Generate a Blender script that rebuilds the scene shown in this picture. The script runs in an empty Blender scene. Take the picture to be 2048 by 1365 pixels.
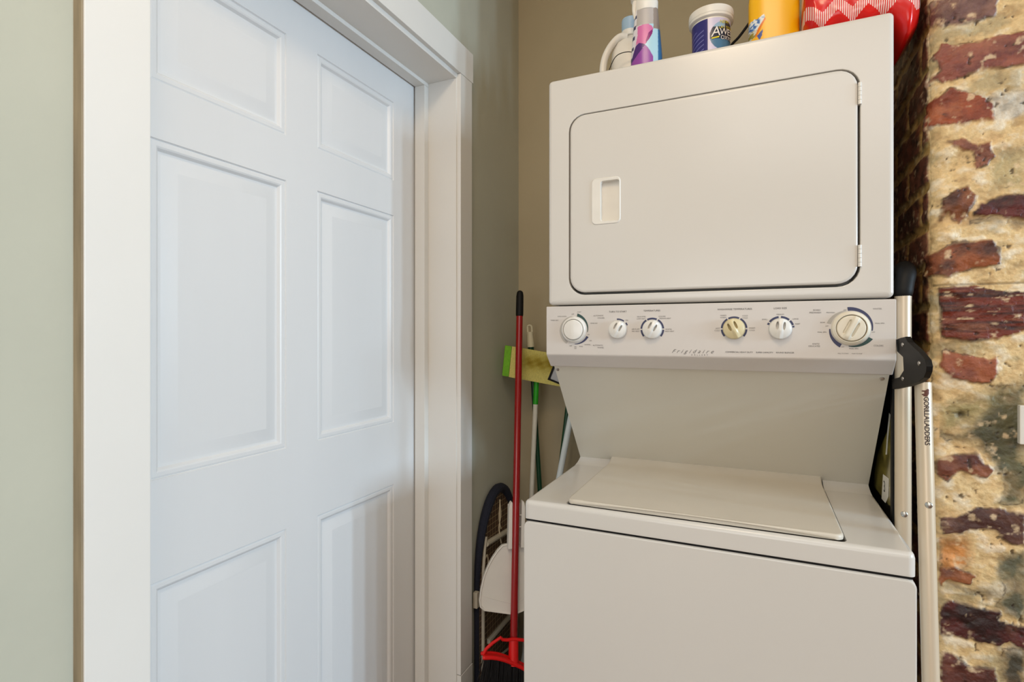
import bpy, bmesh, math, random
import numpy as np
from mathutils import Vector, Matrix

# ------------------------------------------------------------------ camera, world, lights, exposure
SC = bpy.context.scene
COL = SC.collection
F = 1081.0                        # focal length in pixels of the 2048 px wide frame
HZ = 668.0                        # horizon row
CZ = 1.316                        # camera height
YAW = math.radians(24.4)
cy_, sy_ = math.cos(YAW), math.sin(YAW)

cd = bpy.data.cameras.new('camera')
cam = bpy.data.objects.new('camera', cd)
COL.objects.link(cam)
cam.location = (0, 0, CZ)
cam.rotation_euler = (math.pi / 2, 0, YAW)
cd.sensor_width = 36.0
cd.lens = F / 2048 * 36.0
cd.shift_y = -(682.5 - HZ) / 2048
cd.clip_start = 0.02
SC.camera = cam

W = bpy.data.worlds.new('world')
SC.world = W
W.use_nodes = True
W.node_tree.nodes['Background'].inputs[0].default_value = (1.0, 0.70, 0.30, 1)
W.node_tree.nodes['Background'].inputs[1].default_value = 0.27

def area(name, loc, target, size, power, color, size_y=None):
    d = bpy.data.lights.new(name, 'AREA')
    d.energy = power
    d.color = color
    d.size = size
    if size_y:
        d.shape = 'RECTANGLE'
        d.size_y = size_y
    o = bpy.data.objects.new(name, d)
    COL.objects.link(o)
    o.location = loc
    o.rotation_euler = (Vector(target) - Vector(loc)).to_track_quat('-Z', 'Y').to_euler()
    return o

# daylight through the four lights of a tall window far to the right of the camera
for yy, pw in ((-0.75, 16.0), (-0.28, 24.0), (0.19, 38.0), (0.66, 44.0)):
    area('window_daylight', (4.4, yy, 1.72), (-0.9, yy + 0.5, 1.3), 0.13, pw * 1.02, (0.60, 0.81, 1.0), 1.0)
# the bright ceiling of the room behind the camera, weaker daylight from its far end, a warm lamp almost overhead
area('ceiling_light', (0.6, -1.45, 2.73), (0.6, -1.45, 0.0), 1.8, 21.0, (1.0, 0.97, 0.95), 2.0)
area('room_daylight', (-0.3, -2.9, 1.2), (-0.5, 1.2, 1.2), 2.0, 25.0, (0.97, 0.97, 1.0), 1.3)
area('warm_lamp', (-0.1, 0.05, 2.68), (-0.1, 0.9, 0.9), 0.35, 6.5, (1.0, 0.76, 0.50))

vs = SC.view_settings
vs.view_transform = 'Standard'
vs.look = 'None'
vs.gamma = 1.0
vs.use_curve_mapping = False
vs.exposure = 0.36

# ------------------------------------------------------------------ helpers
def ray(px, py):
    a = (px - 1024) / F
    return Vector((a * cy_ - sy_, a * sy_ + cy_, (HZ - py) / F))
def on_y(px, py, Y):
    d = ray(px, py); t = Y / d.y
    return Vector((d.x * t, Y, CZ + d.z * t))
def on_x(px, py, X):
    d = ray(px, py); t = X / d.x
    return Vector((X, d.y * t, CZ + d.z * t))
def at(px, py, zc):
    d = ray(px, py)
    return Vector((d.x * zc, d.y * zc, CZ + d.z * zc))

def lin(c):
    return tuple((v / 12.92 if v <= 0.04045 else ((v + 0.055) / 1.055) ** 2.4) for v in (x / 255 for x in c))

def mat(name, rgb, rough=0.5, metal=0.0, noise=0.04, nscale=30, bump=0.0, bscale=200, spec=0.5, coat=0.0, stretch=None):
    m = bpy.data.materials.new(name)
    m.use_nodes = True
    nt = m.node_tree
    b = nt.nodes['Principled BSDF']
    b.inputs['Roughness'].default_value = rough
    b.inputs['Metallic'].default_value = metal
    b.inputs['Specular IOR Level'].default_value = spec
    b.inputs['Coat Weight'].default_value = coat
    b.inputs['Coat Roughness'].default_value = 0.12
    c = lin(rgb)
    tc = nt.nodes.new('ShaderNodeTexCoord')
    mp = nt.nodes.new('ShaderNodeMapping')
    if stretch:
        mp.inputs['Scale'].default_value = stretch
    nt.links.new(tc.outputs['Object'], mp.inputs[0])
    n = nt.nodes.new('ShaderNodeTexNoise')
    n.inputs['Scale'].default_value = nscale
    n.inputs['Detail'].default_value = 4
    nt.links.new(mp.outputs[0], n.inputs['Vector'])
    r = nt.nodes.new('ShaderNodeValToRGB')
    r.color_ramp.elements[0].position = 0.3
    r.color_ramp.elements[1].position = 0.7
    r.color_ramp.elements[0].color = tuple(max(0, v * (1 - noise)) for v in c) + (1,)
    r.color_ramp.elements[1].color = tuple(min(1, v * (1 + noise)) for v in c) + (1,)
    nt.links.new(n.outputs['Fac'], r.inputs[0])
    nt.links.new(r.outputs[0], b.inputs['Base Color'])
    if bump:
        n2 = nt.nodes.new('ShaderNodeTexNoise')
        n2.inputs['Scale'].default_value = bscale
        n2.inputs['Detail'].default_value = 3
        nt.links.new(mp.outputs[0], n2.inputs['Vector'])
        bp = nt.nodes.new('ShaderNodeBump')
        bp.inputs['Strength'].default_value = bump
        bp.inputs['Distance'].default_value = 0.002
        nt.links.new(n2.outputs['Fac'], bp.inputs['Height'])
        nt.links.new(bp.outputs[0], b.inputs['Normal'])
    return m

def vmat(name, rough=0.45, bump=0.0, bscale=300, mottle=0.0, mscale=150, coat=0.0):
    """material whose colour comes from the mesh's own colour attribute, with fine noise"""
    m = bpy.data.materials.new(name)
    m.use_nodes = True
    nt = m.node_tree
    b = nt.nodes['Principled BSDF']
    b.inputs['Roughness'].default_value = rough
    b.inputs['Coat Weight'].default_value = coat
    at_ = nt.nodes.new('ShaderNodeAttribute')
    at_.attribute_name = 'Col'
    tc = nt.nodes.new('ShaderNodeTexCoord')
    src = at_.outputs['Color']
    if mottle:
        n = nt.nodes.new('ShaderNodeTexNoise')
        n.inputs['Scale'].default_value = mscale
        n.inputs['Detail'].default_value = 6
        nt.links.new(tc.outputs['Object'], n.inputs['Vector'])
        mr = nt.nodes.new('ShaderNodeMapRange')
        mr.inputs['From Min'].default_value = 0.3
        mr.inputs['From Max'].default_value = 0.7
        mr.inputs['To Min'].default_value = 1 - mottle
        mr.inputs['To Max'].default_value = 1 + mottle
        nt.links.new(n.outputs['Fac'], mr.inputs['Value'])
        mx = nt.nodes.new('ShaderNodeVectorMath')
        mx.operation = 'SCALE'
        nt.links.new(src, mx.inputs[0])
        nt.links.new(mr.outputs[0], mx.inputs['Scale'])
        src = mx.outputs[0]
    nt.links.new(src, b.inputs['Base Color'])
    if bump:
        n2 = nt.nodes.new('ShaderNodeTexNoise')
        n2.inputs['Scale'].default_value = bscale
        n2.inputs['Detail'].default_value = 5
        nt.links.new(tc.outputs['Object'], n2.inputs['Vector'])
        bp = nt.nodes.new('ShaderNodeBump')
        bp.inputs['Strength'].default_value = bump
        bp.inputs['Distance'].default_value = 0.003
        nt.links.new(n2.outputs['Fac'], bp.inputs['Height'])
        nt.links.new(bp.outputs[0], b.inputs['Normal'])
    return m

def finish(me, smooth=35):
    if smooth:
        me.polygons.foreach_set('use_smooth', [True] * len(me.polygons))
        me.set_sharp_from_angle(angle=math.radians(smooth))
    me.update()

def world_loc(o):
    p = Vector((0, 0, 0))
    while o is not None:
        if o.type == 'EMPTY':
            p = p + o.location
        o = o.parent
    return p

def obj(name, bm, m, parent=None, smooth=35, recalc=True):
    me = bpy.data.meshes.new(name)
    if recalc:
        bmesh.ops.recalc_face_normals(bm, faces=bm.faces[:])
    bm.to_mesh(me)
    bm.free()
    finish(me, smooth)
    me.materials.append(m)
    return link(name, me, parent)

def link(name, me, parent=None):
    o = bpy.data.objects.new(name, me)
    COL.objects.link(o)
    if len(me.vertices) < 60000:
        wn = o.modifiers.new('weighted_normals', 'WEIGHTED_NORMAL')
        wn.keep_sharp = True
        wn.weight = 90
    if parent is not None:
        o.parent = parent
        if parent.type == 'EMPTY':
            o.matrix_parent_inverse = Matrix.Translation(-parent.location)
    return o

def tag(o, label, cat, group=None):
    o['label'] = label
    o['category'] = cat
    if group:
        o['group'] = group
    return o

def thing(name, label, cat, loc, group=None):
    o = bpy.data.objects.new(name, None)
    o.empty_display_size = 0.05
    COL.objects.link(o)
    o.location = loc
    return tag(o, label, cat, group)

def struct(name, bm, m, smooth=35, label=None, cat=None):
    o = obj(name, bm, m, None, smooth)
    o['kind'] = 'structure'
    if label:
        o['label'] = label
        o['category'] = cat
    return o

def box(bm, lo, hi, bev=0.0, seg=2):
    vs_ = [bm.verts.new((x, y, z)) for x in (lo[0], hi[0]) for y in (lo[1], hi[1]) for z in (lo[2], hi[2])]
    fs = []
    for q in ((0, 1, 3, 2), (4, 6, 7, 5), (0, 4, 5, 1), (2, 3, 7, 6), (0, 2, 6, 4), (1, 5, 7, 3)):
        fs.append(bm.faces.new([vs_[i] for i in q]))
    if bev:
        es = list({e for f in fs for e in f.edges})
        bmesh.ops.bevel(bm, geom=es, offset=bev, segments=seg, affect='EDGES', profile=0.5)

def loft(bm, loops, cap0=True, cap1=True, closed=True):
    rows = [[bm.verts.new(p) for p in l] for l in loops]
    n = len(rows[0])
    for a, b in zip(rows, rows[1:]):
        for i in range(n if closed else n - 1):
            j = (i + 1) % n
            bm.faces.new((a[i], a[j], b[j], b[i]))
    if cap0:
        bm.faces.new(list(reversed(rows[0])))
    if cap1:
        bm.faces.new(rows[-1])
    return rows

def rrect(x0, x1, z0, z1, r, k=6):
    """rounded rectangle in 2D, 4*(k+1) points"""
    r = max(min(r, (x1 - x0) / 2 - 1e-5, (z1 - z0) / 2 - 1e-5), 1e-5)
    out = []
    for cx, cz, a0 in ((x1 - r, z1 - r, 0), (x0 + r, z1 - r, 90), (x0 + r, z0 + r, 180), (x1 - r, z0 + r, 270)):
        for i in range(k + 1):
            a = math.radians(a0 + 90 * i / k)
            out.append((cx + r * math.cos(a), cz + r * math.sin(a)))
    return out

def rr_y(x0, x1, z0, z1, r, Y, inset=0.0, k=6):
    return [(x, Y, z) for x, z in rrect(x0 + inset, x1 - inset, z0 + inset, z1 - inset, max(r - inset, 1e-4), k)]

def tube(bm, pts, r, n=12, caps=True, round_end=False):
    pts = [Vector(p) for p in pts]
    rs = r if isinstance(r, (list, tuple)) else [r] * len(pts)
    rs = list(rs)
    if round_end:
        for end in (0, -1):
            a = pts[end]
            b = pts[1] if end == 0 else pts[-2]
            d = (a - b).normalized()
            R = rs[end]
            ex = [(a + d * R * math.sin(t), R * math.cos(t)) for t in (0.45, 0.9, 1.3)]
            if end == 0:
                for p, q in ex:
                    pts.insert(0, p); rs.insert(0, q)
            else:
                for p, q in ex:
                    pts.append(p); rs.append(q)
    loops = []
    t0 = (pts[1] - pts[0]).normalized()
    up = Vector((0, 0, 1)) if abs(t0.z) < 0.9 else Vector((1, 0, 0))
    u = t0.cross(up).normalized()
    for i, p in enumerate(pts):
        if i == 0:
            t = pts[1] - pts[0]
        elif i == len(pts) - 1:
            t = pts[-1] - pts[-2]
        else:
            t = (pts[i + 1] - pts[i]).normalized() + (pts[i] - pts[i - 1]).normalized()
        t.normalize()
        u = (u - t * u.dot(t)).normalized()
        v = t.cross(u)
        loops.append([p + (u * math.cos(a) + v * math.sin(a)) * rs[i] for a in (2 * math.pi * k / n for k in range(n))])
    loft(bm, loops, caps, caps)

def smooth_path(pts, n=8):
    """Catmull-Rom through the points"""
    P = [Vector(p) for p in pts]
    P = [P[0] * 2 - P[1]] + P + [P[-1] * 2 - P[-2]]
    out = []
    for i in range(1, len(P) - 2):
        for k in range(n):
            t = k / n
            a, b, c, d = P[i - 1], P[i], P[i + 1], P[i + 2]
            out.append(0.5 * ((2 * b) + (c - a) * t + (2 * a - 5 * b + 4 * c - d) * t * t + (3 * b - a - 3 * c + d) * t ** 3))
    out.append(P[-2])
    return out

def prism(bm, poly, ext, bev=0.0):
    """poly: 3D points of one face; ext: extrusion vector"""
    ext = Vector(ext)
    a = [bm.verts.new(Vector(p)) for p in poly]
    b = [bm.verts.new(Vector(p) + ext) for p in poly]
    n = len(a)
    fs = [bm.faces.new(a), bm.faces.new(list(reversed(b)))]
    for i in range(n):
        j = (i + 1) % n
        fs.append(bm.faces.new((a[j], a[i], b[i], b[j])))
    if bev:
        es = list({e for f in fs for e in f.edges})
        bmesh.ops.bevel(bm, geom=es, offset=bev, segments=2, affect='EDGES', profile=0.5)

def lathe(bm, prof, c, n=48, sx=1.0, sy=1.0, power=2.0, rot=0.0):
    """profile of (radius, z); superellipse section"""
    loops = []
    for r, z in prof:
        l = []
        for k in range(n):
            a = 2 * math.pi * k / n
            ca, sa = math.cos(a), math.sin(a)
            q = (abs(ca) ** power + abs(sa) ** power) ** (-1 / power)
            x, y = r * sx * ca * q, r * sy * sa * q
            l.append((c[0] + x * math.cos(rot) - y * math.sin(rot), c[1] + x * math.sin(rot) + y * math.cos(rot), c[2] + z))
        loops.append(l)
    return loft(bm, loops, True, True)

def colour_verts(o, fn):
    """store a colour per vertex: fn(co) -> sRGB 0..255"""
    me = o.data
    ca = me.color_attributes.new('Col', 'FLOAT_COLOR', 'POINT')
    buf = []
    for v in me.vertices:
        buf.extend(lin(fn(v.co)) + (1.0,))
    ca.data.foreach_set('color', buf)

def in_poly(x, y, poly):
    c = False
    j = len(poly) - 1
    for i in range(len(poly)):
        xi, yi = poly[i]; xj, yj = poly[j]
        if (yi > y) != (yj > y) and x < (xj - xi) * (y - yi) / (yj - yi) + xi:
            c = not c
        j = i
    return c

def text_bm(bm, s, place, size, align='CENTER', shear=0.0, spacing=1.0, offset=0.0, sub=0.0):
    """flat lettering; place(x, y) -> 3D point"""
    cu = bpy.data.curves.new('t', 'FONT')
    cu.body = s
    cu.size = size
    cu.align_x = align
    cu.align_y = 'CENTER'
    cu.shear = shear
    cu.space_character = spacing
    cu.offset = offset
    cu.resolution_u = 3
    o = bpy.data.objects.new('t', cu)
    COL.objects.link(o)
    bpy.context.view_layer.update()
    dg = bpy.context.evaluated_depsgraph_get()
    me = bpy.data.meshes.new_from_object(o.evaluated_get(dg))
    if sub:
        b2 = bmesh.new()
        b2.from_mesh(me)
        bmesh.ops.triangulate(b2, faces=b2.faces[:])
        for _ in range(3):
            es = [e for e in b2.edges if e.calc_length() > sub]
            if es:
                bmesh.ops.subdivide_edges(b2, edges=es, cuts=1)
                bmesh.ops.triangulate(b2, faces=[f for f in b2.faces if len(f.verts) > 3])
        b2.to_mesh(me)
        b2.free()
    verts = [bm.verts.new(place(v.co.x, v.co.y)) for v in me.vertices]
    for p in me.polygons:
        try:
            bm.faces.new([verts[i] for i in p.vertices])
        except ValueError:
            pass
    bpy.data.objects.remove(o)
    bpy.data.curves.remove(cu)
    bpy.data.meshes.remove(me)

# lattice value noise
def vnoise(x, y, seed=0):
    xi = np.floor(x).astype(np.int64); yi = np.floor(y).astype(np.int64)
    fx = x - xi; fy = y - yi
    fx = fx * fx * (3 - 2 * fx); fy = fy * fy * (3 - 2 * fy)
    def h(a, b):
        n = (a * 374761393 + b * 668265263 + seed * 974711) & 0x7fffffff
        n = ((n ^ (n >> 13)) * 1274126177) & 0x7fffffff
        n = n ^ (n >> 16)
        return (n & 0xffff) / 65535.0
    return (h(xi, yi) * (1 - fx) + h(xi + 1, yi) * fx) * (1 - fy) + (h(xi, yi + 1) * (1 - fx) + h(xi + 1, yi + 1) * fx) * fy
def fbm(x, y, seed=0, oct=4):
    s = 0; a = 0.5; t = 0
    for o in range(oct):
        s = s + a * vnoise(x * 2 ** o, y * 2 ** o, seed + o * 17)
        t += a
        a *= 0.55
    return s / t

# ------------------------------------------------------------------ materials
M = {}
M['wall'] = mat('painted_plaster', (186, 186, 170), 0.75, noise=0.03, nscale=5, bump=0.15, bscale=60)
M['alcove'] = mat('warm_shade_plaster', (176, 163, 134), 0.75, noise=0.03, nscale=5, bump=0.15, bscale=60)  # tan tint puts the back wall's warm dim light into the colour
M['trim'] = mat('white_gloss_paint', (226, 224, 219), 0.4, noise=0.015, nscale=6, bump=0.05, bscale=80)
M['door'] = mat('white_door_paint', (226, 226, 226), 0.38, noise=0.015, nscale=8, bump=0.06, bscale=120, stretch=(1, 1, 0.15))
M['raw'] = mat('old_paint_edge', (146, 132, 108), 0.85, noise=0.22, nscale=60, stretch=(1, 1, 0.12))
M['floor'] = mat('floor_boards', (120, 84, 56), 0.45, noise=0.25, nscale=8, stretch=(1, 12, 1))
M['ceiling'] = mat('ceiling_paint', (232, 228, 220), 0.8)
M['enamel'] = mat('white_enamel', (211, 207, 201), 0.22, noise=0.012, nscale=3, spec=0.5)
M['panel'] = mat('panel_plastic', (206, 200, 195), 0.36, noise=0.01)
M['splash'] = mat('satin_enamel', (206, 201, 188), 0.42, noise=0.015, nscale=4)
M['lid'] = mat('textured_lid_enamel', (206, 198, 184), 0.42, noise=0.03, nscale=9, bump=0.06, bscale=700)
M['knob'] = mat('white_knob_plastic', (226, 223, 217), 0.3, noise=0.01)
M['knob_old'] = mat('yellowed_knob_plastic', (214, 200, 160), 0.32, noise=0.03)
M['knob_cream'] = mat('cream_knob_plastic', (224, 216, 198), 0.32, noise=0.02)
M['ink'] = mat('grey_ink', (104, 100, 98), 0.6)
M['ink_dark'] = mat('dark_ink', (48, 45, 48), 0.6)
M['navy'] = mat('navy_ink', (56, 60, 92), 0.6)
M['green_ink'] = mat('green_ink', (44, 74, 72), 0.6)
M['grey_ink'] = mat('pale_grey_ink', (172, 168, 162), 0.6)
M['steel'] = mat('steel', (190, 188, 184), 0.28, 1.0, noise=0.05)
M['black'] = mat('black_plastic', (15, 14, 14), 0.55, noise=0.2, spec=0.25)
M['white'] = mat('white_plastic', (226, 222, 214), 0.4, noise=0.02)
M['cream'] = mat('cream_plastic', (222, 214, 186), 0.45, noise=0.02)
M['red'] = mat('red_lacquer', (150, 8, 12), 0.22, noise=0.08, nscale=14, coat=0.3)
M['red_plastic'] = mat('bright_red_plastic', (226, 24, 24), 0.32, noise=0.04)
M['bristle'] = mat('black_bristle', (22, 22, 24), 0.55, noise=0.3)
M['green'] = mat('green_plastic', (40, 164, 30), 0.4, noise=0.06)
M['lime'] = mat('lime_scrub_strip', (112, 178, 36), 0.8, noise=0.12, nscale=120, bump=0.3, bscale=900)
M['dark_green'] = mat('dark_green_pole', (10, 62, 36), 0.35, noise=0.1)
M['pole_white'] = mat('white_pole', (222, 220, 208), 0.35, noise=0.04)
M['pole_blue'] = mat('pale_blue_white_pole', (214, 222, 222), 0.35, noise=0.03)
M['alu'] = mat('champagne_aluminium', (214, 198, 174), 0.36, 0.25, noise=0.04, nscale=20, stretch=(1, 1, 0.1))
M['navy_cloth'] = mat('navy_cotton', (24, 28, 44), 0.9, noise=0.2, nscale=200)
M['frame_pale'] = mat('pale_frame_enamel', (196, 188, 170), 0.4, noise=0.06)
M['string'] = mat('cotton_string', (206, 190, 160), 0.9, noise=0.1)
M['board_grey'] = mat('grey_board', (168, 170, 174), 0.6, noise=0.03)

# ------------------------------------------------------------------ the room
XW = -0.82      # face of the left wall
YB = 1.868      # face of the back wall
def mk_wall_left():
    bm = bmesh.new()
    box(bm, (-0.98, -3.0, 0), (XW, 0.47, 2.75))
    box(bm, (-0.98, 1.422, 0), (XW, YB, 2.75))
    box(bm, (-0.98, 0.47, 2.10), (XW, 1.422, 2.75))
    struct('wall_left', bm, M['wall'])
mk_wall_left()
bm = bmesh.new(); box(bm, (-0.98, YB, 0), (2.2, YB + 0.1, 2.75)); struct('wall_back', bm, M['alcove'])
bm = bmesh.new(); box(bm, (-0.98, -3.0, -0.1), (4.6, YB + 0.1, 0)); struct('floor', bm, M['floor'])
bm = bmesh.new(); box(bm, (-0.98, -3.0, 2.75), (4.6, YB + 0.1, 2.85)); struct('ceiling', bm, M['ceiling'])

# --- door frame: jambs, stops, casings
def frame_jamb():
    bm = bmesh.new()
    box(bm, (-0.98, 0.470, 0), (-0.813, 0.500, 2.076), 0.001)
    box(bm, (-0.98, 1.392, 0), (-0.813, 1.422, 2.076), 0.001)
    box(bm, (-0.98, 0.470, 2.076), (-0.813, 1.422, 2.10), 0.001)
    # stops
    box(bm, (-0.945, 0.500, 0), (-0.910, 0.517, 2.065), 0.0015)
    box(bm, (-0.945, 1.370, 0), (-0.910, 1.392, 2.065), 0.0015)
    box(bm, (-0.945, 0.500, 2.065), (-0.910, 1.392, 2.0765), 0.0015)
    struct('trim_1', bm, M['trim'])
frame_jamb()
def casing():
    bm = bmesh.new()
    box(bm, (XW, 0.412, 0), (-0.80, 0.497, 2.089), 0.0015)
    struct('trim_2', bm, M['trim'])
    bm = bmesh.new()
    box(bm, (XW, 1.396, 0.302), (-0.80, 1.466, 2.089), 0.0015)
    struct('trim_3', bm, M['trim'])
    bm = bmesh.new()
    box(bm, (XW, 1.396, 0.0), (-0.799, 1.468, 0.300), 0.0015)
    struct('trim_4', bm, M['trim'])
    bm = bmesh.new()
    box(bm, (XW, 0.405, 2.090), (-0.80, 1.474, 2.180), 0.0015)
    struct('trim_5', bm, M['trim'])
casing()
# bare strip where the old wallpaper edge shows between wall and left casing
bm = bmesh.new(); box(bm, (XW, 0.4095, 0), (-0.8025, 0.4118, 2.089)); struct('trim_6', bm, M['raw'])

def door():
    bm = bmesh.new()
    XD = -0.950
    ys = [0.482, 0.588, 0.884, 0.977, 1.273, 1.388]
    zs = [0.012, 0.25, 0.884, 1.062, 1.656, 1.756, 1.981, 2.070]
    prof = [(0.0, 0.0), (0.002, -0.0035), (0.005, -0.0015), (0.012, -0.0015), (0.015, -0.003), (0.019, -0.0085),
            (0.023, -0.009), (0.025, -0.0085), (0.050, -0.0025), (0.053, -0.0022)]
    for i in range(5):
        for j in range(7):
            y0, y1, z0, z1 = ys[i], ys[i + 1], zs[j], zs[j + 1]
            if i in (1, 3) and j in (1, 3, 5):
                loops = [[(XD + d, y0 + s, z0 + s), (XD + d, y1 - s, z0 + s), (XD + d, y1 - s, z1 - s), (XD + d, y0 + s, z1 - s)] for s, d in prof]
                loft(bm, loops, False, True)
            else:
                bm.faces.new([bm.verts.new(p) for p in ((XD, y0, z0), (XD, y1, z0), (XD, y1, z1), (XD, y0, z1))])
    bmesh.ops.remove_doubles(bm, verts=bm.verts[:], dist=1e-5)
    # sides and back
    y0, y1, z0, z1 = ys[0], ys[-1], zs[0], zs[-1]
    XB = XD - 0.028
    box(bm, (XB, y0, z0), (XD - 0.0125, y1, z1))
    for q in (((y0, z0), (y1, z0)), ((y1, z0), (y1, z1)), ((y1, z1), (y0, z1)), ((y0, z1), (y0, z0))):
        (a, b), (c, d) = q
        bm.faces.new([bm.verts.new(p) for p in ((XD, a, b), (XD, c, d), (XD - 0.0125, c, d), (XD - 0.0125, a, b))])
    o = struct('door_1', bm, M['door'], 25)
    return o
door()

# --- brick pier on the right: one dense mesh, worn bricks under smeared mortar
PX, PY = 0.30, 1.25
def pier():
    PATCH = [  # outline in the photograph, laid onto the plane of the pier's front, colour, second colour
        ([(1874, -4), (2000, -8), (1994, 36), (1884, 56), (1874, 40)], (126, 92, 86), (96, 62, 58)),
        ([(1882, 86), (1915, 90), (1968, 80), (2052, 64), (2052, 130), (1978, 134), (1920, 154), (1884, 164), (1868, 156), (1880, 140), (1872, 110)], (140, 76, 60), (104, 50, 44)),
        ([(1862, 200), (1898, 176), (1956, 192), (1982, 206), (1988, 236), (1932, 248), (1886, 248), (1850, 240)], (146, 68, 36), (114, 48, 28)),
        ([(1898, 286), (1924, 278), (1950, 296), (1980, 284), (1988, 316), (1974, 334), (1948, 340), (1942, 308), (1914, 302)], (140, 84, 60), (104, 56, 42)),
        ([(1882, 402), (1912, 378), (1932, 372), (1950, 394), (1940, 430), (1914, 446), (1890, 430), (1878, 442)], (118, 62, 28), (66, 30, 18)),
        ([(1958, 410), (2008, 394), (2052, 386), (2052, 436), (2002, 436), (1954, 430)], (92, 28, 22), (40, 16, 16)),
        ([(1872, 506), (1904, 482), (1936, 484), (1984, 480), (1998, 498), (1994, 530), (1944, 538), (1904, 550), (1868, 546)], (142, 74, 34), (72, 34, 20)),
        ([(1880, 576), (1956, 574), (2052, 586), (2052, 660), (1992, 678), (1930, 680), (1882, 672)], (112, 40, 20), (54, 20, 14)),
        ([(1886, 700), (1914, 702), (1950, 713), (1994, 716), (1994, 752), (1978, 766), (1938, 764), (1906, 752), (1880, 728)], (152, 82, 52), (108, 50, 38)),
        ([(1876, 922), (1906, 910), (1950, 906), (1990, 940), (1972, 954), (1920, 944), (1898, 962), (1876, 950)], (122, 66, 46), (84, 40, 30)),
        ([(1876, 1034), (1912, 1036), (1958, 1019), (2006, 1019), (2052, 1030), (2052, 1092), (2006, 1084), (1996, 1066), (1938, 1063), (1884, 1066)], (108, 74, 62), (74, 44, 38)),
        ([(1877, 1138), (1912, 1134), (1958, 1152), (1944, 1168), (1902, 1158), (1884, 1172), (1877, 1158)], (150, 88, 50), (96, 52, 34)),
        ([(1880, 1216), (1894, 1201), (1938, 1210), (1996, 1220), (2000, 1240), (2052, 1256), (2052, 1302), (2016, 1285), (1990, 1292), (1938, 1281), (1882, 1270)], (82, 32, 30), (40, 18, 18)),
        ([(1879, 1308), (1904, 1312), (1946, 1332), (1986, 1340), (1994, 1380), (1879, 1380)], (100, 52, 42), (66, 34, 30)),
    ]
    GREY = [
        ([(1984, 782), (2052, 758), (2052, 1010), (2010, 1010), (1996, 930), (1958, 892), (1876, 880), (1876, 868), (1928, 874), (1950, 836)], (98, 95, 68)),
        ([(1878, 1078), (1932, 1070), (1944, 1130), (1904, 1152), (1878, 1150)], (216, 148, 82)),
        ([(1884, 812), (1944, 790), (2000, 770), (1990, 800), (1940, 846), (1880, 862)], (160, 146, 100)),
        ([(1940, 196), (2052, 176), (2052, 226), (1996, 246), (1980, 204)], (226, 216, 198)),
        ([(2004, 1112), (2052, 1104), (2052, 1244), (2006, 1226), (1990, 1210), (2012, 1172)], (104, 102, 80)),
        ([(1998, 1300), (2052, 1306), (2052, 1390), (2006, 1390)], (70, 66, 54)),
        ([(1864, 574), (1882, 574), (1882, 676), (1866, 676)], (132, 112, 88)),
        ([(1900, 1164), (1992, 1186), (1980, 1194), (1910, 1176)], (128, 116, 90)),
        ([(1950, 440), (2052, 440), (2052, 446), (1950, 447)], (110, 100, 84)),
        ([(2000, 300), (2052, 290), (2052, 380), (1990, 380), (1980, 340)], (190, 170, 124)),
    ]
    # columns: side face (going towards the camera), corner, front face
    R = 0.022
    cols = []   # (x, y, nx, ny, s)
    s = 0.0
    ysd = list(np.arange(YB + 0.05, PY + R, -0.007))
    for y in ysd:
        cols.append((PX, y, -1, 0))
    for k in range(0, 13):
        a = math.radians(90 * k / 12)
        cols.append((PX + R - R * math.cos(a), PY + R - R * math.sin(a), -math.cos(a), -math.sin(a)))
    xs = list(np.arange(PX + R + 0.0017, 0.47, 0.0017)) + list(np.arange(0.475, 0.8, 0.01)) + [0.9, 1.2, 1.6, 2.2]
    for x in xs:
        cols.append((x, PY, 0, -1))
    cols = np.array(cols)
    zs = np.concatenate([np.array([0, 0.2, 0.4]), np.arange(0.5, 0.64, 0.01), np.arange(0.64, 2.02, 0.0019), np.arange(2.02, 2.26, 0.004), np.array([2.3, 2.75])])
    d = np.hypot(np.diff(cols[:, 0]), np.diff(cols[:, 1]))
    S = np.concatenate([[0], np.cumsum(d)])
    S = S - S[len(ysd) + 12]            # 0 at the start of the front face
    nC, nZ = len(cols), len(zs)
    SS, ZZ = np.meshgrid(S, zs, indexing='ij')
    XX = np.repeat(cols[:, 0][:, None], nZ, 1); YY = np.repeat(cols[:, 1][:, None], nZ, 1)
    NX = np.repeat(cols[:, 2][:, None], nZ, 1); NY = np.repeat(cols[:, 3][:, None], nZ, 1)
    # plane coordinate along the front: x = PX + R + s
    U = PX + R + SS
    wx = (fbm(SS * 26, ZZ * 26, 3) - 0.5) * 0.016 + (fbm(SS * 110, ZZ * 110, 9, 3) - 0.5) * 0.007
    wz = (fbm(SS * 26, ZZ * 26, 5) - 0.5) * 0.014 + (fbm(SS * 110, ZZ * 110, 8, 3) - 0.5) * 0.006
    def sdf(poly, x, z):
        P = [on_y(px, py, PY) for px, py in poly]
        P = np.array([(p.x, p.z) for p in P])
        best = np.full(x.shape, 1e9); ins = np.zeros(x.shape, bool)
        for i in range(len(P)):
            ax, az = P[i]; bx, bz = P[(i + 1) % len(P)]
            ex, ez = bx - ax, bz - az
            t = np.clip(((x - ax) * ex + (z - az) * ez) / (ex * ex + ez * ez), 0, 1)
            dd = np.hypot(x - ax - t * ex, z - az - t * ez)
            best = np.minimum(best, dd)
            c = ((az > z) != (bz > z)) & (x < (bx - ax) * (z - az) / (bz - az + 1e-12) + ax)
            ins ^= c
        return np.where(ins, -best, best)
    L = lambda c: np.array(lin(c))
    big = fbm(SS * 7, ZZ * 9, 21, 4)[..., None]
    mid = fbm(SS * 40, ZZ * 55, 31, 4)[..., None]
    fine = fbm(SS * 230, ZZ * 230, 41, 3)[..., None]
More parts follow.
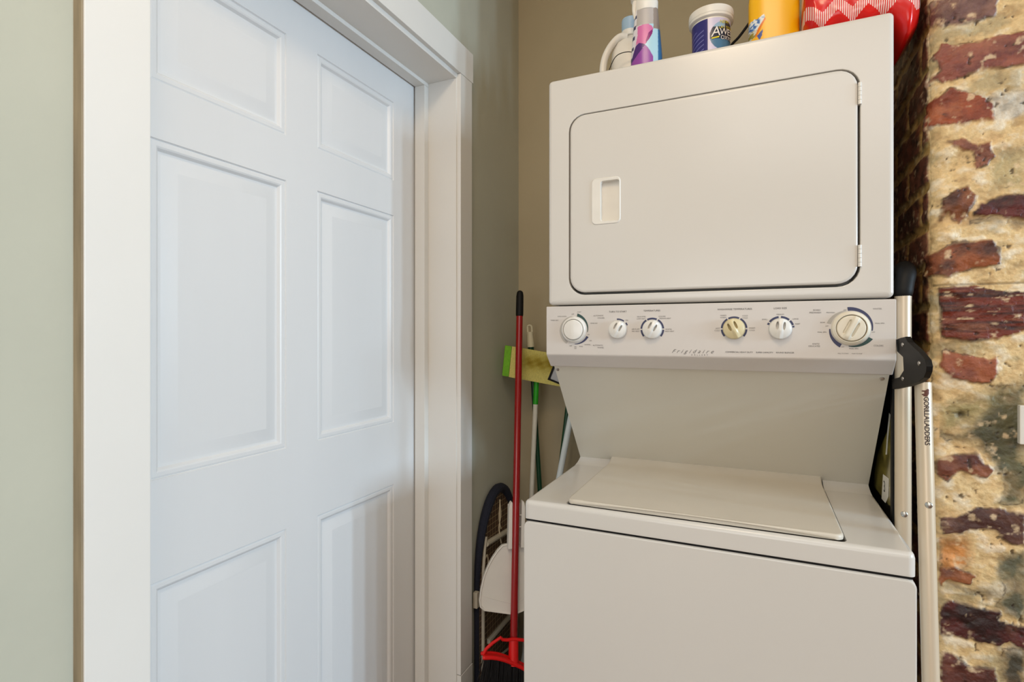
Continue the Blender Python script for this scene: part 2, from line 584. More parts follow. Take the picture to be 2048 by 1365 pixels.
    col = L((232, 206, 156)) * (1 - big) + L((206, 172, 118)) * big
    t = np.clip((mid - 0.52) * 5, 0, 1)
    col = col * (1 - 0.7 * t) + L((240, 230, 208)) * 0.7 * t
    t = np.clip((0.42 - mid) * 6, 0, 1)
    col = col * (1 - 0.55 * t) + L((150, 116, 72)) * 0.55 * t
    sm = fbm(SS * 15 + 3, ZZ * 24, 61, 4)[..., None]
    t = np.clip((sm - 0.58) * 7, 0, 1)
    col = col * (1 - 0.55 * t) + L((150, 140, 108)) * 0.55 * t
    t = np.clip((0.38 - sm) * 7, 0, 1)
    col = col * (1 - 0.25 * t) + L((216, 166, 110)) * 0.25 * t
    H = (mid[..., 0] - 0.5) * 0.006 + (fine[..., 0] - 0.5) * 0.0016
    def lay(dist, c1, c2, w, rise, seed, streak=False):
        nonlocal col, H
        m = np.clip(0.5 - dist / (w * (0.5 + 2.6 * vnoise(SS * 30, ZZ * 30, seed + 2))), 0, 1)
        n = fbm(SS * (30 if not streak else 14), ZZ * (34 if not streak else 190), seed, 4)
        n = np.clip((n - 0.36) * 3.2, 0, 1)[..., None]
        c = L(c1) * (1 - n) + L(c2) * n
        n3 = np.clip((fbm(SS * 22, ZZ * (30 if not streak else 120), seed + 3, 4) - 0.55) * 5, 0, 1)[..., None]
        c = c * (1 - 0.55 * n3) + (L(c1) * 0.9 + L((150, 110, 78)) * 0.55) * 0.55 * n3
        # scraps of mortar left on the brick face
        q = fbm(SS * 60, ZZ * (60 if not streak else 160), seed + 5, 4)
        q = np.clip((q - 0.66) * 9, 0, 1)[..., None] * 0.7
        c = c * (1 - q) + L((222, 196, 158)) * q
        mm = m[..., None]
        col = col * (1 - mm) + c * mm
        # dirty line where brick and mortar meet
        e = np.exp(-(dist / 0.0016) ** 2) * np.clip((fbm(SS * 35, ZZ * 35, seed + 9, 2) - 0.5) * 5, 0, 1)
        col = col * (1 - 0.7 * e[..., None]) + L((50, 34, 24)) * 0.7 * e[..., None]
        H = H + m * rise
    front = SS > -0.012
    for k, (poly, c) in enumerate(GREY):
        dist = np.where(front, sdf(poly, U + wx * 1.6, ZZ + wz * 1.6), 1.0)
        lay(dist, c, tuple(v * 0.72 for v in c), 0.012, -0.001, 300 + k * 13)
    for k, (poly, c1, c2) in enumerate(PATCH):
        dist = np.where(front | (SS > -0.05), sdf(poly, np.maximum(U, PX + 0.006) + wx, ZZ + wz), 1.0)
        lay(dist, c1, c2, 0.0024, 0.0035, 500 + k * 13, streak=(k == 7))
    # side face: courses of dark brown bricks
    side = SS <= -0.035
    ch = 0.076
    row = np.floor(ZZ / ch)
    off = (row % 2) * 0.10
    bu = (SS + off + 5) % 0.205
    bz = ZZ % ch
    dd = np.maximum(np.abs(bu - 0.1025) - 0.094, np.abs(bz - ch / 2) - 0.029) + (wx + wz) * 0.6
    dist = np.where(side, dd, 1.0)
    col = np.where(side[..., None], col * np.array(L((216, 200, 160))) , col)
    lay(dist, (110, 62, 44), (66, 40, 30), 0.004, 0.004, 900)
    # cracks and pits
    p = np.clip((fbm(SS * 95, ZZ * 95, 77, 3) - 0.76) * 14, 0, 1)
    col = col * (1 - 0.75 * p[..., None]) + L((48, 36, 28)) * 0.75 * p[..., None]
    H = H - p * 0.002
    # the long straight crack across the pier and the plug hole
    zc = on_y(1950, 569, PY).z
    xk = on_y(1858, 569, PY).x
    e = np.exp(-((ZZ - zc) / 0.0012) ** 2) * (U > xk) * (SS > -0.03)
    col = col * (1 - 0.8 * e[..., None]) + L((34, 26, 20)) * 0.8 * e[..., None]
    H = H - e * 0.003
    hp = on_y(1924, 830, PY)
    e = np.exp(-(((U - hp.x) / 0.008) ** 2 + ((ZZ - hp.z) / 0.007) ** 2) * 1.2)
    col = col * (1 - 0.85 * e[..., None]) + L((26, 20, 14)) * 0.85 * e[..., None]
    H = H - e * 0.006
    # rough corner
    fade = np.exp(-(SS / 0.03) ** 2)
    H = H + fade * (fbm(SS * 12, ZZ * 16, 55, 4) - 0.55) * 0.028
    fadeout = np.clip((0.47 - U) / 0.03, 0, 1) * np.clip((2.02 - ZZ) / 0.03, 0, 1) * np.clip((ZZ - 0.62) / 0.05, 0, 1)
    H = H * fadeout
    X = XX + NX * H; Y = YY + NY * H
    V = np.stack([X, Y, ZZ], -1).reshape(-1, 3)
    idx = np.arange(nC * nZ).reshape(nC, nZ)
    q = np.stack([idx[:-1, :-1], idx[1:, :-1], idx[1:, 1:], idx[:-1, 1:]], -1).reshape(-1, 4)
    me = bpy.data.meshes.new('wall_right')
    me.vertices.add(len(V)); me.vertices.foreach_set('co', V.ravel())
    me.loops.add(q.size); me.loops.foreach_set('vertex_index', q.ravel())
    me.polygons.add(len(q)); me.polygons.foreach_set('loop_start', np.arange(0, q.size, 4))
    me.update(calc_edges=True)
    me.polygons.foreach_set('use_smooth', [True] * len(q))
    ca = me.color_attributes.new('Col', 'FLOAT_COLOR', 'POINT')
    C = np.concatenate([np.clip(col, 0, 1).reshape(-1, 3), np.ones((len(V), 1))], 1)
    ca.data.foreach_set('color', C.ravel())
    me.materials.append(vmat('old_brick_and_mortar', 0.46, bump=0.3, bscale=300, mottle=0.09, mscale=200))
    o = link('wall_right', me)
    o['kind'] = 'structure'
pier()

# ------------------------------------------------------------------ stacked washer and dryer
XL, XR = -0.4535, 0.2330
DY = 1.2065       # dryer front
WY = 1.0605       # washer front
DB = 1.825        # backs
def laundry():
    t = thing('laundry_center', 'white stacked laundry unit with dryer above top-loading washer, beside the brick wall', 'washer and dryer', ((XL + XR) / 2, 1.45, 0))
    # dryer cabinet with the opening for its door
    hx0, hx1, hz0, hz1 = -0.4012, 0.1778, 1.4065, 1.8250
    bm = bmesh.new()
    z0, z1 = 1.3835, 1.918
    loft(bm, [rr_y(XL, XR, z0, z1, 0.008, DB),
              rr_y(XL, XR, z0, z1, 0.010, DY + 0.012),
              rr_y(XL, XR, z0, z1, 0.010, DY + 0.006, 0.0012),
              rr_y(XL, XR, z0, z1, 0.010, DY + 0.0022, 0.004),
              rr_y(XL, XR, z0, z1, 0.012, DY, 0.010),
              rr_y(hx0, hx1, hz0, hz1, 0.039, DY, -0.0022),
              rr_y(hx0, hx1, hz0, hz1, 0.038, DY + 0.0008, -0.0006),
              rr_y(hx0, hx1, hz0, hz1, 0.038, DY + 0.004),
              rr_y(hx0, hx1, hz0, hz1, 0.038, DY + 0.075)])
    obj('dryer_cabinet', bm, M['enamel'], t)
    # dryer door
    dx0, dx1, dz0, dz1 = -0.3985, 0.1745, 1.4115, 1.8235
    gx0, gx1, gz0, gz1 = -0.3450, -0.2800, 1.5660, 1.6700
    bm = bmesh.new()
    loft(bm, [rr_y(dx0, dx1, dz0, dz1, 0.036, DY + 0.022),
              rr_y(dx0, dx1, dz0, dz1, 0.036, DY + 0.004),
              rr_y(dx0, dx1, dz0, dz1, 0.036, DY + 0.001, 0.0008),
              rr_y(dx0, dx1, dz0, dz1, 0.036, DY - 0.0008, 0.003),
              rr_y(dx0, dx1, dz0, dz1, 0.036, DY - 0.0012, 0.006),
              rr_y(gx0, gx1, gz0, gz1, 0.010, DY - 0.0012),
              rr_y(gx0, gx1, gz0, gz1, 0.010, DY + 0.018)])
    dr = obj('dryer_door', bm, M['enamel'], t)
    bm = bmesh.new()
    px0, px1, pz0, pz1 = -0.3255, -0.2812, 1.5715, 1.6640
    loft(bm, [rr_y(gx0, gx1, gz0, gz1, 0.010, DY + 0.010, -0.0010),
              rr_y(gx0, gx1, gz0, gz1, 0.010, DY - 0.0012, -0.0010),
              rr_y(gx0, gx1, gz0, gz1, 0.010, DY - 0.0030, 0.0005),
              rr_y(gx0, gx1, gz0, gz1, 0.010, DY - 0.0030, 0.0020),
              rr_y(px0, px1, pz0, pz1, 0.006, DY - 0.0026),
              rr_y(px0, px1, pz0, pz1, 0.006, DY - 0.0010, 0.0010),
              rr_y(px0, px1, pz0, pz1, 0.006, DY + 0.0165, 0.0015)])
    obj('door_handle', bm, M['white'], dr)
    for zc in (1.7720, 1.4640):
        bm = bmesh.new()
        for k in range(5):
            za = zc - 0.0205 + k * 0.0083
            tube(bm, [(0.1772, DY - 0.0012, za), (0.1772, DY - 0.0012, za + 0.0077)], 0.0030, 12)
        box(bm, (0.1745, DY - 0.001, zc - 0.02), (0.1800, DY + 0.01, zc + 0.02), 0.0006)
        h = obj('hinge', bm, M['white'], dr)
    # control panel: extruded profile
    PYF = 1.2030
    bm = bmesh.new()
    prof = [(PYF, 1.3805), (PYF, 1.2675), (PYF + 0.0015, 1.2650), (1.2325, 1.2375), (1.27, 1.2375), (1.27, 1.3805)]
    prism(bm, [(XL - 0.003, y, z) for y, z in prof], (XR - XL + 0.0045, 0, 0), 0.0022)
    cp = obj('control_panel', bm, M['panel'], t)
    # column between the two machines with its slanted back panel
    bm = bmesh.new()
    prof = [(1.240, 1.2385), (1.468, 0.955), (DB, 0.955), (DB, 1.3830), (1.272, 1.3830), (1.272, 1.2385)]
    prism(bm, [(XL + 0.003, y, z) for y, z in prof], (XR - XL - 0.005, 0, 0), 0.0012)
    sp = obj('back_panel', bm, M['splash'], t)
    nrm = Vector((0, -(1.2385 - 0.955), -(1.468 - 1.240))).normalized()
    for px, py in ((1115.5, 741.5), (1764, 761)):
        q = on_y(px, py, 1.2475)
        zz = 1.2385 - (1.2475 - 1.240) * (1.2385 - 0.955) / (1.468 - 1.240)
        q = Vector((q.x, 1.2475, zz))
        bm = bmesh.new()
        tube(bm, [q - nrm * 0.002, q + nrm * 0.0012, q + nrm * 0.0020], [0.0042, 0.0042, 0.0030], 16)
        tube(bm, [q + nrm * 0.001, q + nrm * 0.0026], [0.0016, 0.0014], 6)
        obj('screw', bm, M['steel'], sp)
    # washer deck
    WT = 0.961
    lx0, lx1, ly0, ly1 = -0.361, 0.136, 1.071, 1.462
    bm = bmesh.new()
    def rz(x0, x1, y0, y1, r, z, ins=0.0):
        return [(x, y, z) for x, y in rrect(x0 + ins, x1 - ins, y0 + ins, y1 - ins, max(r - ins, 1e-4), 6)]
    loft(bm, [rz(XL, XR + 0.001, WY, DB, 0.008, 0.9215, 0.003),
              rz(XL, XR + 0.001, WY, DB, 0.010, 0.9225, 0.0005),
              rz(XL, XR + 0.001, WY, DB, 0.012, 0.926),
              rz(XL, XR + 0.001, WY, DB, 0.012, WT - 0.010),
              rz(XL, XR + 0.001, WY, DB, 0.012, WT - 0.004, 0.0015),
              rz(XL, XR + 0.001, WY, DB, 0.012, WT - 0.001, 0.0045),
              rz(XL, XR + 0.001, WY, DB, 0.012, WT, 0.009),
              rz(lx0 - 0.004, lx1 + 0.004, ly0 + 0.0004, ly1 + 0.03, 0.012, WT),
              rz(lx0 - 0.002, lx1 + 0.002, ly0 + 0.0016, ly1 + 0.03, 0.012, WT - 0.003),
              rz(lx0 - 0.002, lx1 + 0.002, ly0 + 0.0016, ly1 + 0.03, 0.012, WT - 0.20)])
    for a, b in ((XL + 0.004, lx0 - 0.003), (lx1 + 0.003, XR - 0.003)):   # coved back edge beside the lid
        pr = [(1.405, WT - 0.001)] + [(1.405 + 0.06 * k / 6, WT + 0.018 * (k / 6) ** 2) for k in range(1, 7)] + [(1.465, WT - 0.001)]
        prism(bm, [(a, y, z) for y, z in pr], (b - a, 0, 0))
    obj('washer_top', bm, M['enamel'], t)
    # lid: grid-edged slab, its front edge lifted a little in the middle
    bm = bmesh.new()
    n = 28
    def lidloop(z, ins, lift=0.0):
        out = []
        r = max(0.016 - ins, 0.001)
        x0, x1, y0, y1 = lx0 + ins, lx1 - ins, ly0 + ins, ly1
        for k in range(n + 1):       # front edge left to right
            x = x0 + r + (x1 - x0 - 2 * r) * k / n
            u = (x - x0) / (x1 - x0)
            w = max(0.0, math.sin(math.pi * u)) ** 0.6
            out.append((x, y0, z + lift * w))
        for k in range(1, 6):
            a = math.radians(-90 + 90 * k / 5)
            out.append((x1 - r + r * math.cos(a), y0 + r + r * math.sin(a), z))
        for k in range(9):
            y = y0 + r + (y1 - y0 - r) * (0.82 + 0.18 * k / 8)
            w = max(0.0, (y - 1.402) / (1.462 - 1.402))
            out.append((x1, y, z + 0.020 * w * w))
        for k in range(9):
            y = y1 + (y0 + r - y1) * (0.18 * k / 8)
            w = max(0.0, (y - 1.402) / (1.462 - 1.402))
            out.append((x0, y, z + 0.020 * w * w))
        for k in range(0, 5):
            a = math.radians(180 + 90 * k / 5)
            out.append((x0 + r + r * math.cos(a), y0 + r + r * math.sin(a), z))
        return out
    loops = [lidloop(WT + 0.0010, 0.003, 0.0076), lidloop(WT + 0.0016, 0.0006, 0.0076), lidloop(WT + 0.0048, 0.0, 0.0054), lidloop(WT + 0.0084, 0.0006, 0.0026),
             lidloop(WT + 0.0104, 0.002, 0.0010), lidloop(WT + 0.0112, 0.0045, 0.0004)]
    rows = loft(bm, loops, False, False)
    m_ = len(rows[0])
    for rr_ in (rows[-1], list(rows[0])):
        # fill in strips so the curved back edge stays clean
        right = rr_[n:n + 6 + 9]
        left = [rr_[0]] + list(reversed(rr_[n + 6 + 9:]))
        k = min(len(left), len(right))
        left = left[-k:] if len(left) > k else left
        fr = rr_[0:n + 1]
        A = rr_[n + 1:n + 15]
        B = list(reversed(rr_[n + 15:])) 
        # A runs front->back on the right (5 corner + 9), B runs front->back on the left (5 corner + 9)
        try:
            bm.faces.new(fr + [A[0], B[0]])
        except ValueError:
            pass
        for a0, a1, b0, b1 in zip(A, A[1:], B, B[1:]):
            try:
                bm.faces.new((a0, a1, b1, b0))
            except ValueError:
                pass
    obj('washer_lid', bm, M['lid'], t, 40)
    bm = bmesh.new()
    box(bm, (lx0 + 0.002, ly0 + 0.008, 0.9192), (lx1 - 0.002, 1.455, 0.9210))  # dark sheet for the unlit tub, added to blacken the gap under the lid
    obj('tub_gap_shade', bm, mat('dark_gap_shade', (34, 33, 33), 0.6), t)
    bm = bmesh.new()
    box(bm, (XL + 0.004, WY + 0.0045, 0.9172), (XR - 0.003, WY + 0.03, 0.9219))  # black strip standing in for the shade inside the seam
    obj('seam_shade', bm, M['black'], t)
    # washer cabinet
    bm = bmesh.new()
    loft(bm, [rr_y(XL - 0.001, XR + 0.002, 0.012, 0.9175, 0.012, DB),
              rr_y(XL - 0.001, XR + 0.002, 0.012, 0.9175, 0.014, WY + 0.010),
              rr_y(XL - 0.001, XR + 0.002, 0.012, 0.9175, 0.014, WY + 0.003, 0.0004),
              rr_y(XL - 0.001, XR + 0.002, 0.012, 0.9175, 0.014, WY + 0.0006, 0.0016),
              rr_y(XL - 0.001, XR + 0.002, 0.012, 0.9175, 0.014, WY - 0.0004, 0.0040)])
    obj('washer_cabinet', bm, M['enamel'], t)
    for x in (XL + 0.05, XR - 0.05):
        for y in (WY + 0.06, DB - 0.06):
            bm = bmesh.new()
            tube(bm, [(x, y, 0.0), (x, y, 0.02)], 0.02, 16)
            obj('levelling_foot', bm, M['black'], t)

    # --- knobs
    def knob(name, px, py, R, ang, m, kind='small'):
        c = on_y(px, py, PYF)
        bm = bmesh.new()
        rings, seg = 44, 128
        ca, sa = math.cos(math.radians(ang)), math.sin(math.radians(ang))
        def h(x, z):
            # x, z in knob radii, grip pointing to +z after rotation
            u = x * ca - z * sa
            v = x * sa + z * ca
            r = math.hypot(x, z)
            if kind == 'plain':
                b = 0.62 - 0.10 * r * r - 0.05 * max(0, abs(u) - 0.12)
                return b
            if kind == 'bar':
                b = 0.42 - 0.06 * r * r
                ridge = 1 / (1 + (abs(u) / 0.20) ** 8) * (1 / (1 + (abs(v) / 0.95) ** 10))
                sc = max(0, 1 - ((abs(u) - 0.30) / 0.10) ** 2 - (v / 0.62) ** 4)
                sc = min(1.0, sc * 1.6); return b + 0.20 * ridge - 0.15 * sc * sc * (3 - 2 * sc)
            b = 0.80 - 0.34 * r * r
            ridge = 1 / (1 + (abs(u) / (0.20 + 0.10 * max(0, v))) ** 6) * (1 / (1 + math.exp(-(v + 0.35) * 7)))
            sc = max(0, 1 - ((abs(u) - 0.30) / 0.12) ** 2 - ((v - 0.28) / 0.42) ** 2)
            keel = max(0, 1 - abs(u) * 3.2) * max(0, min(1, -v)) * 0.18
            sc = min(1.0, sc * 1.5); return b + 0.14 * ridge - 0.46 * sc * sc * (3 - 2 * sc) + keel
        rows = []
        top = None
        for i in range(rings + 1):
            r = i / rings
            row = []
            for k in range(seg):
                a = 2 * math.pi * k / seg
                x, z = r * math.cos(a), r * math.sin(a)
                hh = h(x, z)
                if r > 0.93:
                    hh -= 0.12 * ((r - 0.93) / 0.07) ** 2
                row.append((c.x + x * R, PYF - hh * R, c.z + z * R))
                if i == 0:
                    break
            rows.append(row)
        cv = bm.verts.new(rows[0][0])
        prev = None
        for row in rows[1:]:
            cur = [bm.verts.new(p) for p in row]
            for k in range(seg):
                j = (k + 1) % seg
                if prev is None:
                    bm.faces.new((cv, cur[k], cur[j]))
                else:
                    bm.faces.new((prev[k], cur[k], cur[j], prev[j]))
            prev = cur
        base = [bm.verts.new((c.x + 1.04 * R * math.cos(2 * math.pi * k / seg), PYF - 0.0005, c.z + 1.04 * R * math.sin(2 * math.pi * k / seg))) for k in range(seg)]
        for k in range(seg):
            j = (k + 1) % seg
            bm.faces.new((prev[k], base[k], base[j], prev[j]))
        return c, obj(name, bm, m, cp, 50)
    def dial(px, py, ro, ri, m):
        c = on_y(px, py, PYF)
        bm = bmesh.new()
        prof = [(ri * 0.9, 0.0008), (ri + 0.0003, 0.0008), (ri + 0.0006, 0.0085), (ri + 0.0016, 0.0092), (ro - 0.003, 0.0064), (ro - 0.0008, 0.0046), (ro, 0.0010), (ro, 0.0)]
        loft(bm, [[(c.x + r * math.cos(2 * math.pi * k / 72), PYF - h, c.z + r * math.sin(2 * math.pi * k / 72)) for k in range(72)] for r, h in prof], False, False)
        return obj('timer_dial', bm, m, cp, 40)
    dial(1148.5, 660, 0.0303, 0.0238, M['knob'])
    k1, _ = knob('timer_knob', 1148.5, 660, 0.0233, 0, M['knob'], 'plain')
    k2, _ = knob('start_knob', 1236, 659.5, 0.0200, 27, M['knob'])
    k3, _ = knob('temperature_knob', 1304.5, 659, 0.0204, 27, M['knob'])
    k4, _ = knob('temperature_knob', 1468, 658, 0.0210, -24, M['knob_old'])
    _['label'] = 'yellowed cream knob'
    k5, _ = knob('load_size_knob', 1560.5, 658, 0.0206, 6, M['knob'])
    dial(1701.5, 657, 0.0325, 0.0250, M['knob_cream'])
    k6, _ = knob('timer_knob', 1701.5, 657, 0.0245, 26, M['knob_cream'], 'bar')
    # --- printed scales round the knobs
    YT = PYF - 0.0004
    def arc(bm, c, a0, a1, ri, w0, w1, n=24):
        rows = []
        for k in range(n + 1):
            t_ = k / n
            a = math.radians(a0 + (a1 - a0) * t_)
            w = w0 + (w1 - w0) * t_
            s, q = math.sin(a), math.cos(a)
            rows.append((bm.verts.new((c.x + ri * s, YT, c.z + ri * q)), bm.verts.new((c.x + (ri + w) * s, YT, c.z + (ri + w) * q))))
        for (a, b), (d, e) in zip(rows, rows[1:]):
            bm.faces.new((a, b, e, d))
    def scale(segs, m):
        bm = bmesh.new()
        for g in segs:
            arc(bm, *g)
        obj('scale_marking', bm, m, cp, 0)
    for c in (k3, k4):
        scale([(c, a0, a1, 0.0216, 0.0038, 0.0038) for a0, a1 in ((-130, -94), (-87, -33), (-27, 24), (31, 86), (93, 130))], M['navy'])
    scale([(k2, a0, a1, 0.0216, 0.0032, 0.0026) for a0, a1 in ((-6, 36), (50, 66))], M['navy'])
    scale([(k5, a0, a1, 0.0216, 0.0038, 0.0038) for a0, a1 in ((-70, -60), (-54, -7), (3, 42), (48, 72), (76, 84))], M['navy'])
    scale([(k1, 116, 178, 0.0325, 0.0058, 0.0012)], M['navy'])
    scale([(k6, -8, 98, 0.0335, 0.0072, 0.0020), (k6, 206, 268, 0.0335, 0.0075, 0.0022)], M['navy'])
    scale([(k1, 12, 100, 0.0315, 0.0070, 0.0012)], M['green_ink'])
    scale([(k6, 120, 186, 0.0335, 0.0076, 0.0014)], M['green_ink'])
    scale([(k1, -150, -8, 0.0312, 0.0070, 0.0006)], M['grey_ink'])
    scale([(k6, -76, -12, 0.0335, 0.0075, 0.0010)], M['grey_ink'])
    # --- lettering
    def put(bm, s, px, py, cap, sh=0.0, sp=1.0, align='CENTER', off=0.0):
        p = on_y(px, py, YT)
        zc = p.x * -sy_ + p.y * cy_
        size = cap * zc / F / 0.70
        text_bm(bm, s, lambda x, y: (p.x + x, YT, p.z + y), size, align, sh, sp, off)
    for s, px, py, cap in (('TURN TO START', 1235.5, 624, 5.0), ('TEMPERATURES', 1303.5, 622, 5.0),
                           ('WASH/RINSE TEMPERATURES', 1469, 619, 5.2), ('LOAD SIZE', 1560.5, 617, 5.2)):
        bm = bmesh.new()
        put(bm, s, px, py, cap * 0.66, 0, 1.0)
        obj('printed_lettering', bm, M['ink_dark'], cp, 0)
    for s, px, py in (('COMMERCIAL HEAVY DUTY', 1478, 705), ('SUPER CAPACITY', 1529, 705.7), ('SOUND SILENCER', 1570, 706)):
        bm = bmesh.new()
        put(bm, s, px, py, 3.0, 0, 0.93)
        obj('printed_lettering', bm, M['ink_dark'], cp, 0)
    small = [('OFF', 1145.5, 629, 2.8), ('START', 1158.5, 624.6, 2.6), ('COOL DOWN', 1124, 633.4, 2.6), ('TIMED DRY', 1109, 641.3, 3.0),
             ('AUTOMATIC', 1197, 632, 3.3), ('COLORS', 1202, 636.6, 3.3), ('MORE DRY', 1188, 647.2, 2.8), ('OFF', 1177, 670, 2.6), ('LESS', 1181, 682, 2.6),
             ('NORMAL', 1175, 690, 2.8), ('MORE', 1162, 693.5, 2.6), ('OFF', 1141.5, 692.5, 2.8), ('VERY', 1151, 694.5, 2.4), ('DRY', 1151, 697.5, 2.4),
             ('AUTOMATIC', 1196, 691.4, 3.3), ('WHITES', 1201, 696, 3.3), ('ON', 1253.5, 641, 3.0),
             ('DELICATES', 1282.5, 634, 3.2), ('LOW HEAT', 1282.5, 638.2, 3.2), ('COLORS', 1324, 633.4, 3.2), ('MEDIUM HEAT', 1330, 637.4, 3.2),
             ('AIR FLUFF', 1271, 659, 3.2), ('NO HEAT', 1271.5, 663.2, 3.2), ('WHITES', 1337, 659.2, 3.2), ('HIGH HEAT', 1339, 663.2, 3.2),
             ('WARM', 1446.5, 631.6, 3.4), ('WARM', 1446.5, 635.8, 3.4), ('COLD', 1490, 632.2, 3.4), ('COLD', 1490, 636.6, 3.4),
             ('HOT', 1435.5, 657.4, 3.4), ('COLD', 1434.5, 661.8, 3.4), ('WARM', 1504, 656.8, 3.4), ('COLD', 1504, 661.2, 3.4),
             ('MEDIUM', 1560.5, 629.4, 3.3), ('SMALL', 1529.5, 639.4, 3.3), ('LARGE', 1591, 638.4, 3.3), ('RESET', 1595.5, 648.4, 3.2),
             ('SOAK/', 1633.5, 620.8, 4.2), ('PREWASH', 1630.5, 626, 4.2), ('PREWASH', 1661, 625.8, 3.0), ('SOAK', 1645.5, 645.4, 3.0), ('OFF', 1654, 652.8, 2.8),
             ('FINAL SPIN', 1644, 665, 3.0), ('KNITS/', 1632, 688.4, 3.8), ('DELICATES', 1628.5, 693, 3.8), ('OFF', 1685.5, 694.4, 2.8), ('OFF', 1690, 620.6, 2.8),
             ('WHITES', 1754.5, 618.2, 3.8), ('FINAL SPIN', 1759.5, 647.2, 3.0), ('OFF', 1747, 665, 2.8), ('COLORS', 1757, 692, 3.8), ('FINAL SPIN', 1707.5, 698, 3.0),
             ('PULL TO START', 1686.5, 707.6, 2.4), ('PUSH TO STOP', 1714, 707.9, 2.4)]
    for x0, x1 in ((1100, 1215), (1240, 1262), (1262, 1350), (1420, 1515), (1515, 1605), (1605, 1800)):
        bm = bmesh.new()
        for s, px, py, cap in small:
            if x0 < px < x1:
                put(bm, s, px, py, cap * 0.80, 0, 0.95)
        obj('printed_lettering', bm, M['ink'], cp, 0)
    bm = bmesh.new()
    put(bm, 'Frigidaire', 1384, 703.5, 7.6, 0.6, 1.78)
    put(bm, 'GALLERY', 1399, 710.5, 2.8, 0, 2.3)
    obj('printed_lettering', bm, M['ink'], cp, 0)
laundry()

# ------------------------------------------------------------------ things on top of the dryer
TOP = 1.918
def local_frame(c):
    """unit vectors to the right and towards the viewer's spot for something standing at c"""
    v = Vector((-c.x, -c.y, 0)).normalized()
    return Vector((-v.y, v.x, 0)), v

def jug():
    c = at(1266, 100, 1.405); c.z = TOP
    t = thing('detergent_jug', 'white plastic jug with round handle and pale blue cap on top of the dryer', 'jug', c)
    r, v = local_frame(c)
    rot = math.atan2(r.y, r.x)
    bm = bmesh.new()
    prof = [(0.040, 0.0), (0.052, 0.004), (0.055, 0.02), (0.055, 0.10), (0.054, 0.124), (0.046, 0.144), (0.032, 0.157), (0.022, 0.163), (0.021, 0.172)]
    lathe(bm, prof, c, 48, 1.0, 0.85, 3.0, rot)
    obj('body', bm, M['white'], t)
    bm = bmesh.new()
    P = [(1254, 74), (1240, 74), (1226, 87), (1215, 104), (1208, 124), (1206, 150), (1212, 176), (1232, 188), (1250, 190)]
    pts = [at(x, y, 1.385) for x, y in P]
    tube(bm, smooth_path(pts, 6), 0.0088, 14)
    obj('handle', bm, M['white'], t)
    bm = bmesh.new()
    cc = at(1261, 70, 1.405)
    lathe(bm, [(0.0165, -0.006), (0.0225, -0.004), (0.0235, 0.0), (0.0235, 0.010)], (cc.x, cc.y, cc.z - 0.004), 40)
    obj('collar', bm, M['white'], t)
    bm = bmesh.new()
    lathe(bm, [(0.0225, 0.0), (0.0225, 0.030), (0.0215, 0.034), (0.018, 0.0355)], (cc.x, cc.y, cc.z + 0.0045), 40)
    obj('cap', bm, mat('pale_blue_plastic', (158, 184, 206), 0.4, noise=0.03), t)
jug()

bm = bmesh.new()
tube(bm, smooth_path([at(1213, 181, 1.338), at(1216, 150, 1.338), at(1222, 131, 1.338), at(1231, 114, 1.338), at(1244, 106, 1.338), at(1262, 104, 1.338), at(1276, 112, 1.338), at(1290, 150, 1.338), at(1296, 181, 1.338)], 6), 0.0010, 8)
o = obj('cord', bm, M['black'])
tag(o, 'thin black cord arching in front of the white jug handle', 'cord')

